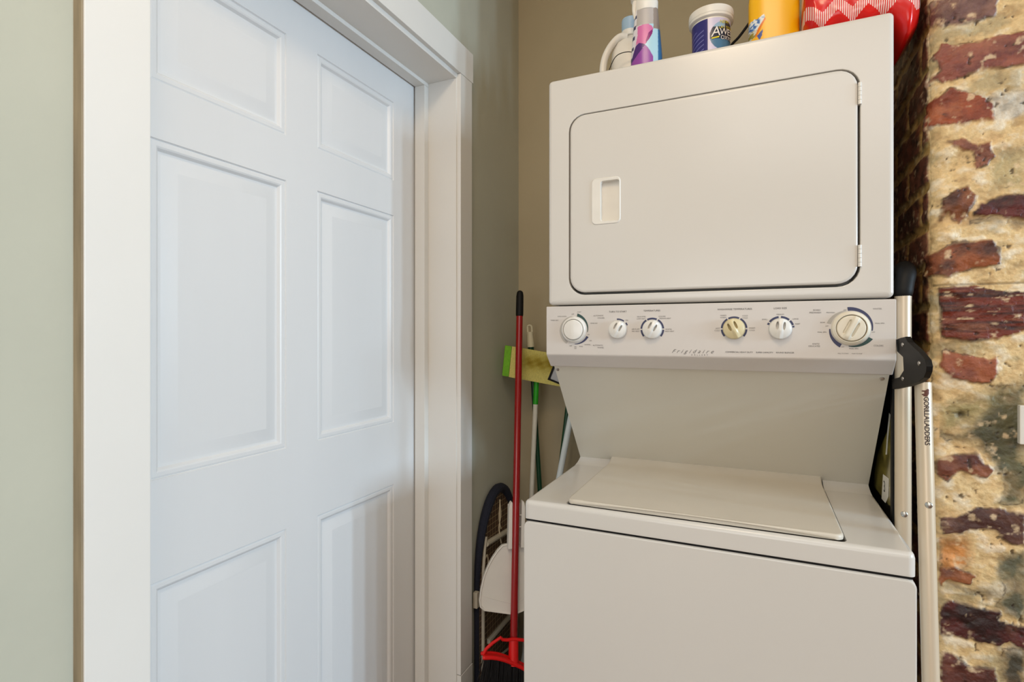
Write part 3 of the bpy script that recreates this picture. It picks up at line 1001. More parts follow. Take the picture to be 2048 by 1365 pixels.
def spray():
    zc = 1.300
    zv = 1.274      # its front
    c = at(1293, 60, zc); c.z = TOP
    t = thing('spray_bottle', 'grey spray bottle with pink, purple and blue ovals and white nozzle on dryer', 'spray bottle', c)
    r, v = local_frame(c)
    rot = math.atan2(r.y, r.x)
    bm = bmesh.new()
    zt = CZ + (HZ - 12) / F * zv - TOP
    prof = []
    n = 150
    for k in range(n + 1):
        u = k / n
        z = u * zt
        py = HZ - (z + TOP - CZ) / zv * F
        # half width in pixels at this row
        if py > 110:
            hw = 30.5
        else:
            q = max(0.0, min(1.0, (110 - py) / 98))
            hw = 30.5 - 8.5 * q ** 1.15
        prof.append((hw * zc / F, z))
    prof = [(prof[0][0] * 0.9, 0.0)] + [(a, b + 0.003) for a, b in prof[:-1]] + [(prof[-1][0], zt), (prof[-1][0] * 0.7, zt + 0.004)]
    lathe(bm, prof, c, 220, 1.0, 0.72, 2.3, rot)
    o = obj('body', bm, vmat('printed_shrink_sleeve', 0.3), t)
    pink = [(850, 470), (880, 452), (1060, 448), (1120, 490), (1150, 550), (1060, 680), (1000, 850), (880, 800), (815, 830), (850, 640)]
    petal = [(1142, 555), (1060, 620), (1012, 760), (1004, 840), (1080, 740), (1130, 640)]
    deep = [(715, 1160), (760, 1010), (815, 845), (870, 805), (930, 805), (995, 860), (900, 980), (800, 1090)]
    purp = [(995, 862), (1060, 940), (1140, 1095), (1160, 1400), (650, 1400), (715, 1160), (800, 1090), (900, 980)]
    def cf(co):
        d = co - c
        x = d.dot(r)
        X = 1020 + x / (30.5 * zc / F) * 300
        Yp = (HZ - (co.z - CZ) / zv * F) * 9.75
        if d.dot(v) < -0.004:
            return (196, 192, 196)
        if in_poly(X, Yp, petal): return (132, 22, 112)
        if in_poly(X, Yp, pink): return (206, 110, 166)
        if in_poly(X, Yp, deep): return (70, 26, 108)
        if in_poly(X, Yp, purp): return (142, 66, 158)
        lft = 770 - max(0, (Yp - 300)) * 0.10
        if X < lft + 66:
            return (226, 222, 228) if (Yp // 70) % 3 else (58, 62, 96)
        if Yp < 450: return (178, 172, 170) if X < 1150 else (146, 134, 126)
        if X > 1150 and Yp < 545: return (146, 134, 126)
        if X > 1236: return (56, 112, 164)
        if X > 960: return (174, 214, 232)
        return (216, 208, 220)
    colour_verts(o, cf)
    bm = bmesh.new()
    nz = c.z + zt
    lathe(bm, [(0.0255, 0.0), (0.0265, 0.004), (0.027, 0.02), (0.024, 0.03), (0.018, 0.034)], (c.x, c.y, nz), 40, 1.0, 0.8, 2.2, rot)
    # trigger head leaning forward over the left shoulder
    def P(a, b, z): return c + r * a + v * b + Vector((0, 0, zt + z))
    bm2 = bmesh.new()
    prism(bm2, [P(-0.036, -0.012, 0.028), P(0.022, -0.012, 0.028), P(0.026, -0.012, 0.050), P(0.004, -0.012, 0.062), P(-0.040, -0.012, 0.060)], v * 0.024, 0.004)
    obj('trigger_head', bm2, M['white'], t)
    bm2 = bmesh.new()
    tube(bm2, smooth_path([P(-0.025, 0.0, 0.032), P(-0.0275, 0.004, 0.016), P(-0.0285, 0.006, 0.002), P(-0.0265, 0.006, -0.014)], 5), [0.008 - 0.00030 * i for i in range(16)], 14, True, True)
    obj('trigger', bm2, M['white'], t)
    obj('nozzle_collar', bm, M['white'], t)
spray()

def tub():
    zc = 1.25
    zv = 1.2075     # its front
    c = at(1422, 60, zc); c.z = TOP
    t = thing('powder_tub', 'white tub of oxygen cleaner with dark blue label on dryer', 'tub', c)
    r, v = local_frame(c)
    R0 = 36.8 * zc / F
    zt = CZ + (HZ - 19) / F * zv - TOP
    bm = bmesh.new()
    n = 140
    prof = [(R0 * 0.93, 0.0)] + [(R0 * (0.95 + 0.05 * k / n), 0.002 + (zt - 0.004) * k / n) for k in range(n + 1)]
    lathe(bm, prof, c, 300)
    o = obj('body', bm, vmat('printed_tub', 0.35), t)
    ang0 = math.atan2(v.y, v.x)
    def U(co):
        d = co - c
        a = math.atan2(d.y, d.x) - ang0
        return math.degrees((a + math.pi) % (2 * math.pi) - math.pi)     # + is to the right of the viewer
    zl = CZ + (HZ - 34) / F * zv          # top of the label
    def cf(co):
        u = U(co)
        if co.z > zl: return (232, 226, 214)
        y = HZ - (co.z - CZ) / zv * F
        if -120 < u < -10:
            s = (u * 0.35 + y * 1.4) % 13
            if 3 < s < 6 and -80 < u < -22 and 52 < y: return (104, 104, 168)
            return (38, 34, 112)
        if u < -6: return (216, 208, 226)
        if -6 <= u < 110:
            e = ((u - 50) / 54) ** 2 + ((y - 70) / 31) ** 2
            if e < 1:
                if y > 76: return (70, 116, 150)
                if y < 52 and u < 45: return (150, 180, 206)
                return (34, 40, 60)
            return (206, 200, 226)
        return (38, 34, 112)
    colour_verts(o, cf)
    def wrap(u0, y0, up):
        zz = CZ + (HZ - y0) / F * zv
        def f(x, y):
            a = ang0 + math.radians(u0) + x / R0
            rr = R0 * 1.006 + 0.0003
            return (c.x + rr * math.cos(a), c.y + rr * math.sin(a), zz + y + up * x)
        return f
    px = zc / F
    bm = bmesh.new(); text_bm(bm, 'A', wrap(0, 64.5, 0.12), 26 * px, 'LEFT', 0.12); text_bm(bm, 'WESOME', wrap(24, 63.5, 0.10), 17.5 * px, 'LEFT', 0.1, 0.92)
    text_bm(bm, 'OXYGEN', wrap(28, 74.5, 0.05), 10.5 * px, 'LEFT')
    obj('label_lettering', bm, mat('white_ink', (238, 232, 226), 0.5), o, 0)
    bm = bmesh.new(); text_bm(bm, "LA'S TOTALLY", wrap(22, 54.5, 0.10), 7.5 * px, 'LEFT'); text_bm(bm, 'NEW!', wrap(26, 43.2, 0.10), 9 * px, 'LEFT')
    bmr = [wrap(2, 77, 0.18)(x, y) for x, y in ((0, 0), (0.016, 0.0), (0.016, 0.003), (0, 0.003))]
    bm.faces.new([bm.verts.new(p) for p in bmr])
    obj('label_lettering', bm, mat('yellow_ink', (226, 206, 30), 0.5), o, 0)
    # lid
    bm = bmesh.new()
    RL = 42.5 * zc / F
    zb = zt - 0.012
    lathe(bm, [(R0 * 1.0, zb - 0.002), (RL * 0.965, zb), (RL * 0.985, zb + 0.001), (RL * 0.985, zb + 0.006), (RL, zb + 0.007), (RL, zb + 0.019), (RL * 0.985, zb + 0.0225), (RL * 0.9, zb + 0.0235), (RL * 0.88, zb + 0.021)], c, 90)
    obj('lid', bm, M['white'], t)
tub()

def yellow():
    zc = 1.205
    zv = 1.180      # its front
    c = at(1547, 40, zc); c.z = TOP
    t = thing('cleaner_bottle', 'yellow cleaner bottle with blue splash label between tub and red bag', 'bottle', c)
    r, v = local_frame(c)
    rot = math.atan2(r.y, r.x)
    R = 46 * zc / F
    bm = bmesh.new()
    n = 240
    prof = [(R * 0.92, 0.0)] + [(R * (1.0 if k < 138 else 1.0 - 0.62 * ((k - 138) / 102.0) ** 1.8), 0.003 + 0.225 * k / n) for k in range(n + 1)]
    lathe(bm, prof, c, 260, 1.0, 0.62, 3.0, rot)
    o = obj('body', bm, vmat('yellow_printed_plastic', 0.32), t)
    spl = [(1085, 290), (1130, 255), (1160, 262), (1180, 240), (1220, 262), (1330, 200), (1345, 262), (1232, 425), (1190, 545), (1040, 600), (1040, 330)]
    org = [(1345, 255), (1350, 300), (1215, 545), (1190, 545), (1234, 428)]
    wedge = [(1222, 535), (1310, 448), (1305, 540), (1260, 620)]
    def cf(co):
        d = co - c
        X = 1470 + d.dot(r) / R * 385
        Yp = (HZ - (co.z - CZ) / zv * F) * 8.19
        if d.dot(v) > 0:
            if in_poly(X, Yp, org): return (226, 120, 20)
            if in_poly(X, Yp, wedge): return (66, 88, 158)
            if in_poly(X, Yp, spl):
                q = float(fbm(np.array([X / 55.0 + Yp / 90.0]), np.array([Yp / 42.0 - X / 120.0]), 12, 3)[0])
                if Yp > 430: return (150, 140, 60) if q < 0.5 else (206, 206, 196)
                return (70, 112, 180) if q < 0.40 else ((150, 184, 220) if q < 0.50 else (228, 233, 238))
        return (246, 186, 8)
    colour_verts(o, cf)
    bm = bmesh.new()
    lathe(bm, [(0.016, 0.226), (0.016, 0.232), (0.020, 0.233), (0.020, 0.258), (0.017, 0.262)], c, 32)
    obj('cap', bm, mat('blue_cap_plastic', (50, 84, 160), 0.4), t)
yellow()

bm = bmesh.new()
tube(bm, smooth_path([at(1418, 231, 1.50), at(1432, 160, 1.50), at(1458, 98, 1.50), at(1478, 74, 1.50), at(1498, 47, 1.49), at(1512, 26, 1.47), at(1530, 20, 1.45), at(1560, 60, 1.45), at(1575, 112, 1.44), at(1580, 214, 1.44)], 6), 0.0036, 10)
o = obj('power_cord', bm, M['black'])
tag(o, 'thick black cord rising between the white tub and yellow bottle', 'cord')

def bag():
    t_c = Vector((0.19, 1.36, TOP))
    m = bpy.data.materials.new('red_bag_with_chevrons')
    m.use_nodes = True
    nt = m.node_tree
    b = nt.nodes['Principled BSDF']
    b.inputs['Roughness'].default_value = 0.22
    N = nt.nodes.new; Lk = nt.links.new
    tc = N('ShaderNodeTexCoord'); sx = N('ShaderNodeSeparateXYZ'); Lk(tc.outputs['Object'], sx.inputs[0])
    def math_(op, a, b_=None):
        n = N('ShaderNodeMath'); n.operation = op
        for i, v in enumerate((a, b_)):
            if v is None: continue
            if isinstance(v, (int, float)): n.inputs[i].default_value = v
            else: Lk(v, n.inputs[i])
        return n.outputs[0]
    X = math_('ADD', sx.outputs['X'], 5.0); Z = sx.outputs['Z']
    stripe = math_('LESS_THAN', math_('FRACT', math_('DIVIDE', X, 0.0036)), 0.52)
    tri = math_('ABSOLUTE', math_('SUBTRACT', math_('FRACT', math_('DIVIDE', math_('ADD', X, 0.004), 0.0520)), 0.5))   # 0..0.5
    zz = math_('SUBTRACT', Z, math_('MULTIPLY', tri, 0.052))
    band = math_('LESS_THAN', math_('FRACT', math_('DIVIDE', math_('SUBTRACT', zz, 1.9290), 0.052)), 0.50)
    fac = math_('MULTIPLY', stripe, band)
    geo = N('ShaderNodeNewGeometry'); sn = N('ShaderNodeSeparateXYZ'); Lk(geo.outputs['Normal'], sn.inputs[0])
    fac = math_('MULTIPLY', fac, math_('GREATER_THAN', Z, 1.928))
    mx = N('ShaderNodeMix'); mx.data_type = 'RGBA'
    Lk(fac, mx.inputs['Factor'])
    mx.inputs['A'].default_value = lin((214, 22, 20)) + (1,)
    mx.inputs['B'].default_value = lin((240, 214, 208)) + (1,)
    Lk(mx.outputs['Result'], b.inputs['Base Color'])
    # body: soft pack lying along the dryer's front edge, sagging over its right side
    bm = bmesh.new()
    loops = []
    nx, k = 60, 40
    for i in range(nx + 1):
        u = i / nx
        x = 0.087 + u * 0.195
        end = min(1.0, math.sin(math.pi * (0.02 + 0.96 * u)) * 3.2)
        l = []
        sag = 0.0
        if x > 0.237:
            sag = -0.034 * min(1, (x - 0.237) / 0.022)
        for j in range(k):
            a = 2 * math.pi * j / k
            ca, sa = math.cos(a), math.sin(a)
            q = (abs(ca) ** 4.5 + abs(sa) ** 4.5) ** (-1 / 4.5)
            ry, rz_ = 0.105 * (0.72 + 0.28 * end), 0.064 * (0.55 + 0.45 * end)
            y = 1.338 + ry * ca * q
            z = TOP + 0.0015 + 0.064 + rz_ * sa * q
            if sa < -0.2:
                z = max(z, TOP + 0.0015)
                z += sag * min(1, (-sa - 0.2) / 0.5)
            cr = 0.0035 * math.sin(x * 170 + y * 60) * math.sin(z * 140 + y * 90)
            z += cr * (1 if z > TOP + 0.012 else 0)
            y += cr * 0.5
            l.append((x, y, z))
        loops.append(l)
    loft(bm, loops, True, True)
    o = obj('patterned_bag', bm, m, None, 50)
    tag(o, 'glossy red bag with white striped chevrons on the right end of dryer', 'bag')
bag()

# ------------------------------------------------------------------ left gap: brooms, mops, dustpan, ironing board
def ironing_board():
    X0, X1 = -0.817, -0.803
    yc, hw, zt = 1.655, 0.140, 0.790
    t = thing('ironing_board', 'ironing board with dark navy cover standing against the wall behind dustpan', 'ironing board', (-0.81, yc, 0))
    def half(z):
        q = (zt - z) / 0.30
        if q >= 1: return hw
        q = max(q, 0)
        return hw * (1 - (1 - q) ** 2.4) ** 0.5
    zs = [0.004] + [zt - 0.30 * (1 - math.cos(math.pi / 2 * k / 14)) for k in range(14, -1, -1)]
    zs = sorted(set(round(z, 5) for z in zs))
    outline = [(yc - half(z), z) for z in zs] + [(yc + half(z), z) for z in reversed(zs[:-1])]
    bm = bmesh.new()
    prism(bm, [(X0, y, z) for y, z in outline], (X1 - X0, 0, 0))
    m = bpy.data.materials.new('brown_mesh_panel')
    m.use_nodes = True
    nt = m.node_tree; b = nt.nodes['Principled BSDF']; b.inputs['Roughness'].default_value = 0.6
    N = nt.nodes.new
    tc = N('ShaderNodeTexCoord'); br = N('ShaderNodeTexBrick'); mp = N('ShaderNodeMapping')
    mp.inputs['Rotation'].default_value = (0, math.radians(90), math.radians(0))
    cx = N('ShaderNodeCombineXYZ'); sx = N('ShaderNodeSeparateXYZ')
    nt.links.new(tc.outputs['Object'], sx.inputs[0])
    nt.links.new(sx.outputs['Y'], cx.inputs['X']); nt.links.new(sx.outputs['Z'], cx.inputs['Y'])
    nt.links.new(cx.outputs[0], br.inputs['Vector'])
    br.offset = 0
    br.inputs['Scale'].default_value = 1
    br.inputs['Brick Width'].default_value = 0.019
    br.inputs['Row Height'].default_value = 0.019
    br.inputs['Mortar Size'].default_value = 0.0011
    br.inputs['Color1'].default_value = lin((86, 56, 34)) + (1,)
    br.inputs['Color2'].default_value = lin((70, 46, 30)) + (1,)
    br.inputs['Mortar'].default_value = lin((158, 138, 104)) + (1,)
    nt.links.new(br.outputs['Color'], b.inputs['Base Color'])
    obj('mesh_top', bm, m, t)
    # padded cover rolled over the rim
    bm = bmesh.new()
    rs = [0.0085 + 0.0075 * max(0.0, min(1.0, (z - 0.50) / 0.26)) for y, z in outline]
    pts = [(max(X1 - 0.007, XW + r_ + 0.001), y, max(z, 0.014)) for (y, z), r_ in zip(outline, rs)]
    tube(bm, pts, rs, 10)
    ring = []
    obj('cover', bm, M['navy_cloth'], t)
    bm = bmesh.new()
    for s in (-1, 1):
        tube(bm, [(-0.799, yc + s * (half(z) - 0.022), z) for z in [0.02, 0.2, 0.4, 0.5, 0.56, 0.62, 0.66]], 0.0055, 10)
    for (xa, ya), (xb, yb), rr_ in (((972, 1089), (1024, 1057), 0.0095), ((976, 1284), (1024, 1228), 0.0085), ((1003, 1309), (1020, 1296), 0.004)):
        tube(bm, [on_x(xa, ya, -0.799), on_x(xb, yb, -0.799)], rr_, 10)
    box(bm, (-0.812, yc - hw - 0.024, 0.455), (-0.796, yc - hw - 0.006, 0.505), 0.003)
    obj('support_frame', bm, M['frame_pale'], t)
    bm = bmesh.new()
    tube(bm, smooth_path([(-0.797, yc + 0.0, 0.752), (-0.7965, yc + 0.008, 0.70), (-0.797, yc - 0.004, 0.655), (-0.7965, yc + 0.012, 0.60)], 6), 0.0022, 8)
    tube(bm, smooth_path([(-0.797, yc + 0.004, 0.752), (-0.7965, yc - 0.004, 0.69), (-0.797, yc + 0.010, 0.65)], 6), 0.0022, 8)
    obj('drawstring', bm, M['string'], t)
    bm = bmesh.new()
    tube(bm, smooth_path([(-0.797, yc - 0.115, 0.58), (-0.7965, yc - 0.095, 0.60), (-0.797, yc - 0.085, 0.565), (-0.7965, yc - 0.10, 0.52)], 6), 0.0018, 8)
    obj('drawstring', bm, M['string'], t)
ironing_board()

B0 = Vector((-0.668, 1.482, 0.327))      # broom pole foot and tip
B1 = at(1040, 582, 1.835)
def broom():
    t = thing('broom', 'red-handled broom with black bristles, standing in the gap left of washer', 'broom', (B0.x, B0.y, 0))
    d = (B1 - B0).normalized()
    Lr = (B1 - B0).length
    bm = bmesh.new()
    tube(bm, [B0, B0 + d * (Lr - 0.08)], 0.0112, 20)
    tube(bm, [B0 + d * 0.42, B0 + d * 0.424], 0.0117, 20)
    obj('handle', bm, M['red'], t)
    bm = bmesh.new()
    tube(bm, [B0 + d * (Lr - 0.083), B0 + d * (Lr - 0.06), B0 + d * (Lr - 0.02), B0 + d * (Lr - 0.010)], [0.0128, 0.0128, 0.0125, 0.0112], 20, True, True)
    obj('grip', bm, M['black'], t)
    # head: hollow red frame
    e = Vector((0.75, 0.66, 0)).normalized()
    n = Vector((e.y, -e.x, 0))
    def P(s, z, o_=0.0): return Vector((B0.x, B0.y, 0)) + e * s + n * o_ + Vector((0, 0, z))
    def S(px, py):
        rr = ray(px, py)
        tt = (B0.x * n.x + B0.y * n.y) / (rr.x * n.x + rr.y * n.y)
        q = Vector((rr.x * tt, rr.y * tt, CZ + rr.z * tt))
        return ((q - B0).dot(e), q.z)
    bm = bmesh.new()
    tube(bm, [B0 - d * 0.006, B0 + d * 0.03, B0 + d * 0.064], [0.0160, 0.0150, 0.0145], 20)
    low = [S(*q) for q in ((967, 1312), (985, 1312), (1005, 1316), (1025, 1324), (1044, 1333), (1062, 1343), (1085, 1357))]
    for o_ in (-0.011, 0.011):
        tube(bm, smooth_path([P(a_, z_, o_) for a_, z_ in low], 5), 0.0062, 10, True, True)
    prism(bm, [P(a_, z_ + 0.004, -0.012) for a_, z_ in low] + [P(a_, z_ - 0.006, -0.012) for a_, z_ in reversed(low)], n * 0.024)
    arm = [S(*q) for q in ((967, 1309), (972, 1299), (985, 1287), (1001, 1276), (1005, 1280), (1014, 1281), (1026, 1279), (1046, 1281), (1064, 1285), (1080, 1302), (1088, 1330), (1085, 1355))]
    tube(bm, [P(a_, z_) for a_, z_ in arm], 0.0048, 10, True, True)
    obj('head', bm, M['red_plastic'], t)
    lt = low[0]; mid = low[3]
    # bristles
    rnd = random.Random(5)
    bm = bmesh.new()
    for i in range(620):
        u = rnd.random()
        s = lt[0] + 0.004 + (low[-1][0] - 0.006 - lt[0]) * u
        zt = float(np.interp(s, [q[0] for q in low], [q[1] for q in low])) - 0.004
        o_ = rnd.uniform(-0.014, 0.014)
        ctr = (s - mid[0]) / 0.10
        spread = (ctr * 0.055 - 0.012) + rnd.uniform(-0.02, 0.02)
        if ctr < -0.6: spread -= rnd.random() ** 2 * 0.06
        zb = rnd.uniform(0.002, 0.03)
        bulge = rnd.uniform(-0.008, 0.03)
        a = P(s, zt, o_); c_ = P(s + spread, zb, o_ * 1.8 + bulge)
        b_ = P(s + spread * 0.42, zt + (zb - zt) * 0.55, o_ * 1.3 + bulge * 0.35)
        for q in (a, b_, c_):        # keep out of the wall
            q.x = max(q.x, -0.797)
        tube(bm, [a, b_, c_], [0.0013, 0.0012, 0.0008], 4)
    o = obj('bristles', bm, M['bristle'], t)
    o['kind'] = 'stuff'
broom()

def dustpan():
    d = (B1 - B0).normalized()
    e = Vector((0.75, 0.66, 0)).normalized()
    n = Vector((e.y, -e.x, 0))
    base = B0 + d * ((0.60 - B0.z) / d.z) - n * 0.0185      # behind the pole
    t = thing('dustpan', 'white plastic dustpan clipped upside down on the red broom handle', 'dustpan', (base.x, base.y, 0.42))
    tilt = Vector((d.x / d.z, d.y / d.z, 0))
    def P(s, z, o_=0.0): return base + e * s + n * o_ + Vector((0, 0, z - base.z)) + tilt * (z - base.z)
    def S(px, py):
        rr = ray(px, py)
        b0 = Vector((base.x, base.y, 0))
        tt = b0.dot(n) / (rr.x * n.x + rr.y * n.y)
        q = Vector((rr.x * tt, rr.y * tt, CZ + rr.z * tt))
        return ((q - b0).dot(e), q.z)
    left = [S(1010, 1091), S(1003, 1093), S(994, 1102), S(984, 1116), S(975, 1132), S(967, 1152), S(962, 1176), S(960, 1196), S(962, 1208), S(970, 1214)]
    mid = S(1030, 1221)
    ctr = S(1030, 1091)
    right = [(2 * ctr[0] - s, z) for s, z in reversed(left)]
    poly = left + [mid] + right
    def ins(k, o_):
        cs = sum(p[0] for p in poly) / len(poly); cz = sum(p[1] for p in poly) / len(poly)
        out = []
        for s, z in poly:
            l = math.hypot(s - cs, z - cz)
            f = 1 - k / l
            out.append(P(cs + (s - cs) * f, cz + (z - cz) * f, o_))
        return out
    bm = bmesh.new()
    loft(bm, [ins(0.002, -0.010), ins(0.0, -0.004), ins(0.0, 0.004), ins(0.002, 0.006), ins(0.0035, 0.0055), ins(0.006, 0.002), ins(0.05, 0.0)])
    # lip crease near the mouth
    tube(bm, [P(left[-2][0] + 0.008, left[-3][1] + 0.010, 0.0006), P(mid[0], mid[1] + 0.030, 0.0006), P(-left[-2][0] * 0.9 + 2 * ctr[0], left[-3][1] + 0.012, 0.0006)], 0.0014, 8)
    obj('pan', bm, M['white'], t)
    # handle: a channel that snaps round the pole
    bm = bmesh.new()
    z0, z1 = left[0][1] - 0.01, S(1030, 1006)[1]
    for s in (-0.0265, 0.0265):
        sg = 1 if s > 0 else -1
        c0 = ctr[0] - 0.002
        pl = [(c0 + s, z0), (c0 + s, z1 - 0.02), (c0 + s - sg * 0.003, z1 - 0.006), (c0 + s - sg * 0.008, z1), (c0 + s - sg * 0.011, z1 - 0.004), (c0 + s - sg * 0.012, z0)]
        prism(bm, [P(a, b, 0.004) for a, b in pl], n * 0.016, 0.0012)
        for zz in (z0 + 0.060, z0 + 0.095):
            box_c = P(c0 + s - sg * 0.014, zz, 0.013)
            tube(bm, [box_c - e * 0.004, box_c + e * 0.004], 0.0022, 8)
    prism(bm, [P(ctr[0] - 0.027, z0, -0.004), P(ctr[0] + 0.023, z0, -0.004), P(ctr[0] + 0.023, z1 - 0.012, -0.004), P(ctr[0] - 0.027, z1 - 0.012, -0.004)], n * 0.005, 0.001)
    obj('handle', bm, M['white'], t)
dustpan()

def sponge_mop():
    A = at(1006, 722, 1.868)      # left end, near the corner of the wall
    Bq = at(1128, 742, 1.868)     # right end
    foot = Vector((-0.700, 1.600, 0.0))
    neck = at(1073, 766, 1.889)
    t = thing('sponge_mop', 'yellow mop standing head up in the corner, head stained, green strip at one end', 'mop', foot)
    lowp = at(1062.5, 1002, 1.90)
    dd = (lowp - neck)
    foot = neck + dd * (neck.z / (neck.z - lowp.z))
    t.location = foot
    # head: slab in the plane of view of the corner
    hx = (Bq - A); hx.normalize()
    up = Vector((0, 0, 1)); up = (up - hx * up.dot(hx)).normalized()
    nn = hx.cross(up)
    if nn.y > 0: nn = -nn
    def corner(px, py): return at(px, py, 1.862)
    q = [corner(1010, 691), corner(1004, 752), corner(1122, 774), corner(1126, 711)]
    gl = [q[0], q[1], q[1] + (q[2] - q[1]) * 0.115, q[0] + (q[3] - q[0]) * 0.120]
    yl = [q[0] + (q[3] - q[0]) * 0.121, q[1] + (q[2] - q[1]) * 0.116, q[2], q[3]]
    back = -nn * 0.036
    bm = bmesh.new(); prism(bm, gl, back, 0.003)
    obj('scrub_strip', bm, M['lime'], t)
    bm = bmesh.new()
    loops = []
    n = 40
    rows = []
    for i in range(n + 1):
        u = i / n
        a = yl[0] + (yl[3] - yl[0]) * u; b = yl[1] + (yl[2] - yl[1]) * u
        front = [a + (b - a) * (k / 24) for k in range(25)]
        rows.append(front + [b + back, a + back])
    loft(bm, rows)
    o = obj('sponge', bm, vmat('stained_yellow_sponge', 0.9, bump=0.4, bscale=900, mottle=0.12, mscale=260), t)
    def cf(co):
        d = co - yl[0]
        L_ = (yl[3] - yl[0]).length
        u = d.dot((yl[3] - yl[0]).normalized()) / L_
        w = d.dot((yl[1] - yl[0]).normalized()) / (yl[1] - yl[0]).length
        s = math.exp(-((w - 0.45) / 0.22) ** 2) * max(0, min(1, (u - 0.12) / 0.25))
        s *= 0.75 + 0.25 * math.sin(u * 31 + w * 11) * math.sin(w * 23)
        g = 0.10 * math.sin(u * 90) * math.sin(w * 14)
        a = (212, 202, 116); b = (138, 116, 22)
        return tuple(max(0, a[i] * (1 - s) + b[i] * s - 14 * g) for i in range(3))
    colour_verts(o, cf)
    # pole, green sleeve
    axis = (foot - neck).normalized()
    bm = bmesh.new(); tube(bm, [neck - axis * 0.02 - nn * -0.0 , neck + axis * 0.075], 0.0092, 18)
    obj('sleeve', bm, M['green'], t)
    bm = bmesh.new(); tube(bm, [neck + axis * 0.074, foot + axis * -0.004], 0.0084, 18)
    obj('pole', bm, M['pole_white'], t)
sponge_mop()

def pole_thing(name, label, cat, top, low, r, mat_, part='pole', group=None, extend=True):
    d = low - top
    foot = top + d * (top.z / (top.z - low.z))
    t = thing(name, label, cat, foot)
    return t, foot
# stick with the white hanging cap
def white_cap_stick():
    top = at(1059, 652, 1.925)
    low = at(1081, 1000, 1.915)
    t, foot = pole_thing('mop_handle', 'dark green mop handle with white hanging cap in back corner behind yellow mop', 'mop handle', top, low, 0.009, None)
    ax = (foot - top).normalized()
    bm = bmesh.new(); tube(bm, [top + ax * 0.066, foot - ax * 0.004], 0.0082, 18)
    obj('pole', bm, M['dark_green'], t)
    bm = bmesh.new()
    for k in range(5):
        tube(bm, [top + ax * (0.072 + 0.006 * k), top + ax * (0.0760 + 0.006 * k)], [0.0112, 0.0112], 18)
    tube(bm, [top + ax * 0.070, top + ax * 0.112], 0.0104, 18)
    obj('collar', bm, M['dark_green'], t)
    # cap with a slot for hanging
    bm = bmesh.new()
    tube(bm, [top + ax * 0.022, top + ax * 0.07, top + ax * 0.076], [0.0105, 0.0125, 0.0125], 20)
    sd = Vector((cy_, sy_, 0))
    pts = []
    for k in range(13):
        a = math.pi * (1 + k / 12)
        pts.append(top + ax * (0.006 + 0.0075 * math.sin(a) * 1.0) + sd * 0.0076 * math.cos(a))
    pts = [top + ax * 0.030 + sd * -0.0076] + pts + [top + ax * 0.030 + sd * 0.0076]
    tube(bm, pts, 0.0036, 12)
    obj('hanging_cap', bm, M['cream'], t)
white_cap_stick()
def plain_pole(label, x0, y0, x1, y1, zc0, zc1, r, m):
    top = at(x0, y0, zc0); low = at(x1, y1, zc1)
    t, foot = pole_thing('broom_pole', label, 'pole', top, low, r, m)
    bm = bmesh.new()
    tube(bm, [top, foot - (foot - top).normalized() * 0.004], r, 18)
    obj('shaft', bm, m, t)
    bm = bmesh.new()
    ax = (top - foot).normalized()
    tube(bm, [top - ax * 0.002, top + ax * 0.012], r * 1.1, 18, True, True)
    obj('end_cap', bm, m, t)
plain_pole('pale blue-white pole leaning behind the left side of washer', 1144, 822, 1118.7, 953.5, 1.735, 1.75, 0.0098, M['pole_blue'])
plain_pole('dark green pole leaning just behind the pale blue-white pole', 1139, 785, 1125, 902, 1.815, 1.815, 0.0078, M['dark_green'])

# black-edged grey board wedged behind the dryer's left side
def grey_board():
    zc = 1.72
    p0 = at(1095.5, 760, zc)       # visible lower left corner
    ex = (at(1118, 769, 1.72) - p0).normalized()
    ez = (at(1101.5, 733, zc) - p0).normalized()
    ez = (ez - ex * ez.dot(ex)).normalized()
    nn = ex.cross(ez).normalized()
    if nn.y > 0: nn = -nn
    t = thing('wall_board', 'grey board with black edging, corner showing behind left side of dryer', 'board', p0)
    w, h = 0.155, 0.13
    def P(a, b): return p0 + ex * a + ez * b
    bm = bmesh.new(); prism(bm, [P(0.004, 0.004), P(w - 0.004, 0.004), P(w - 0.004, h - 0.004), P(0.004, h - 0.004)], -nn * 0.008)
    obj('board', bm, M['board_grey'], t)
    bm = bmesh.new()
    for a0, a1, b0, b1 in ((0, w, 0, 0.006), (0, w, h - 0.006, h), (0, 0.006, 0, h), (w - 0.006, w, 0, h)):
        prism(bm, [P(a0, b0) + nn * 0.002, P(a1, b0) + nn * 0.002, P(a1, b1) + nn * 0.002, P(a0, b1) + nn * 0.002], -nn * 0.012)
    obj('edging', bm, M['black'], t)
grey_board()

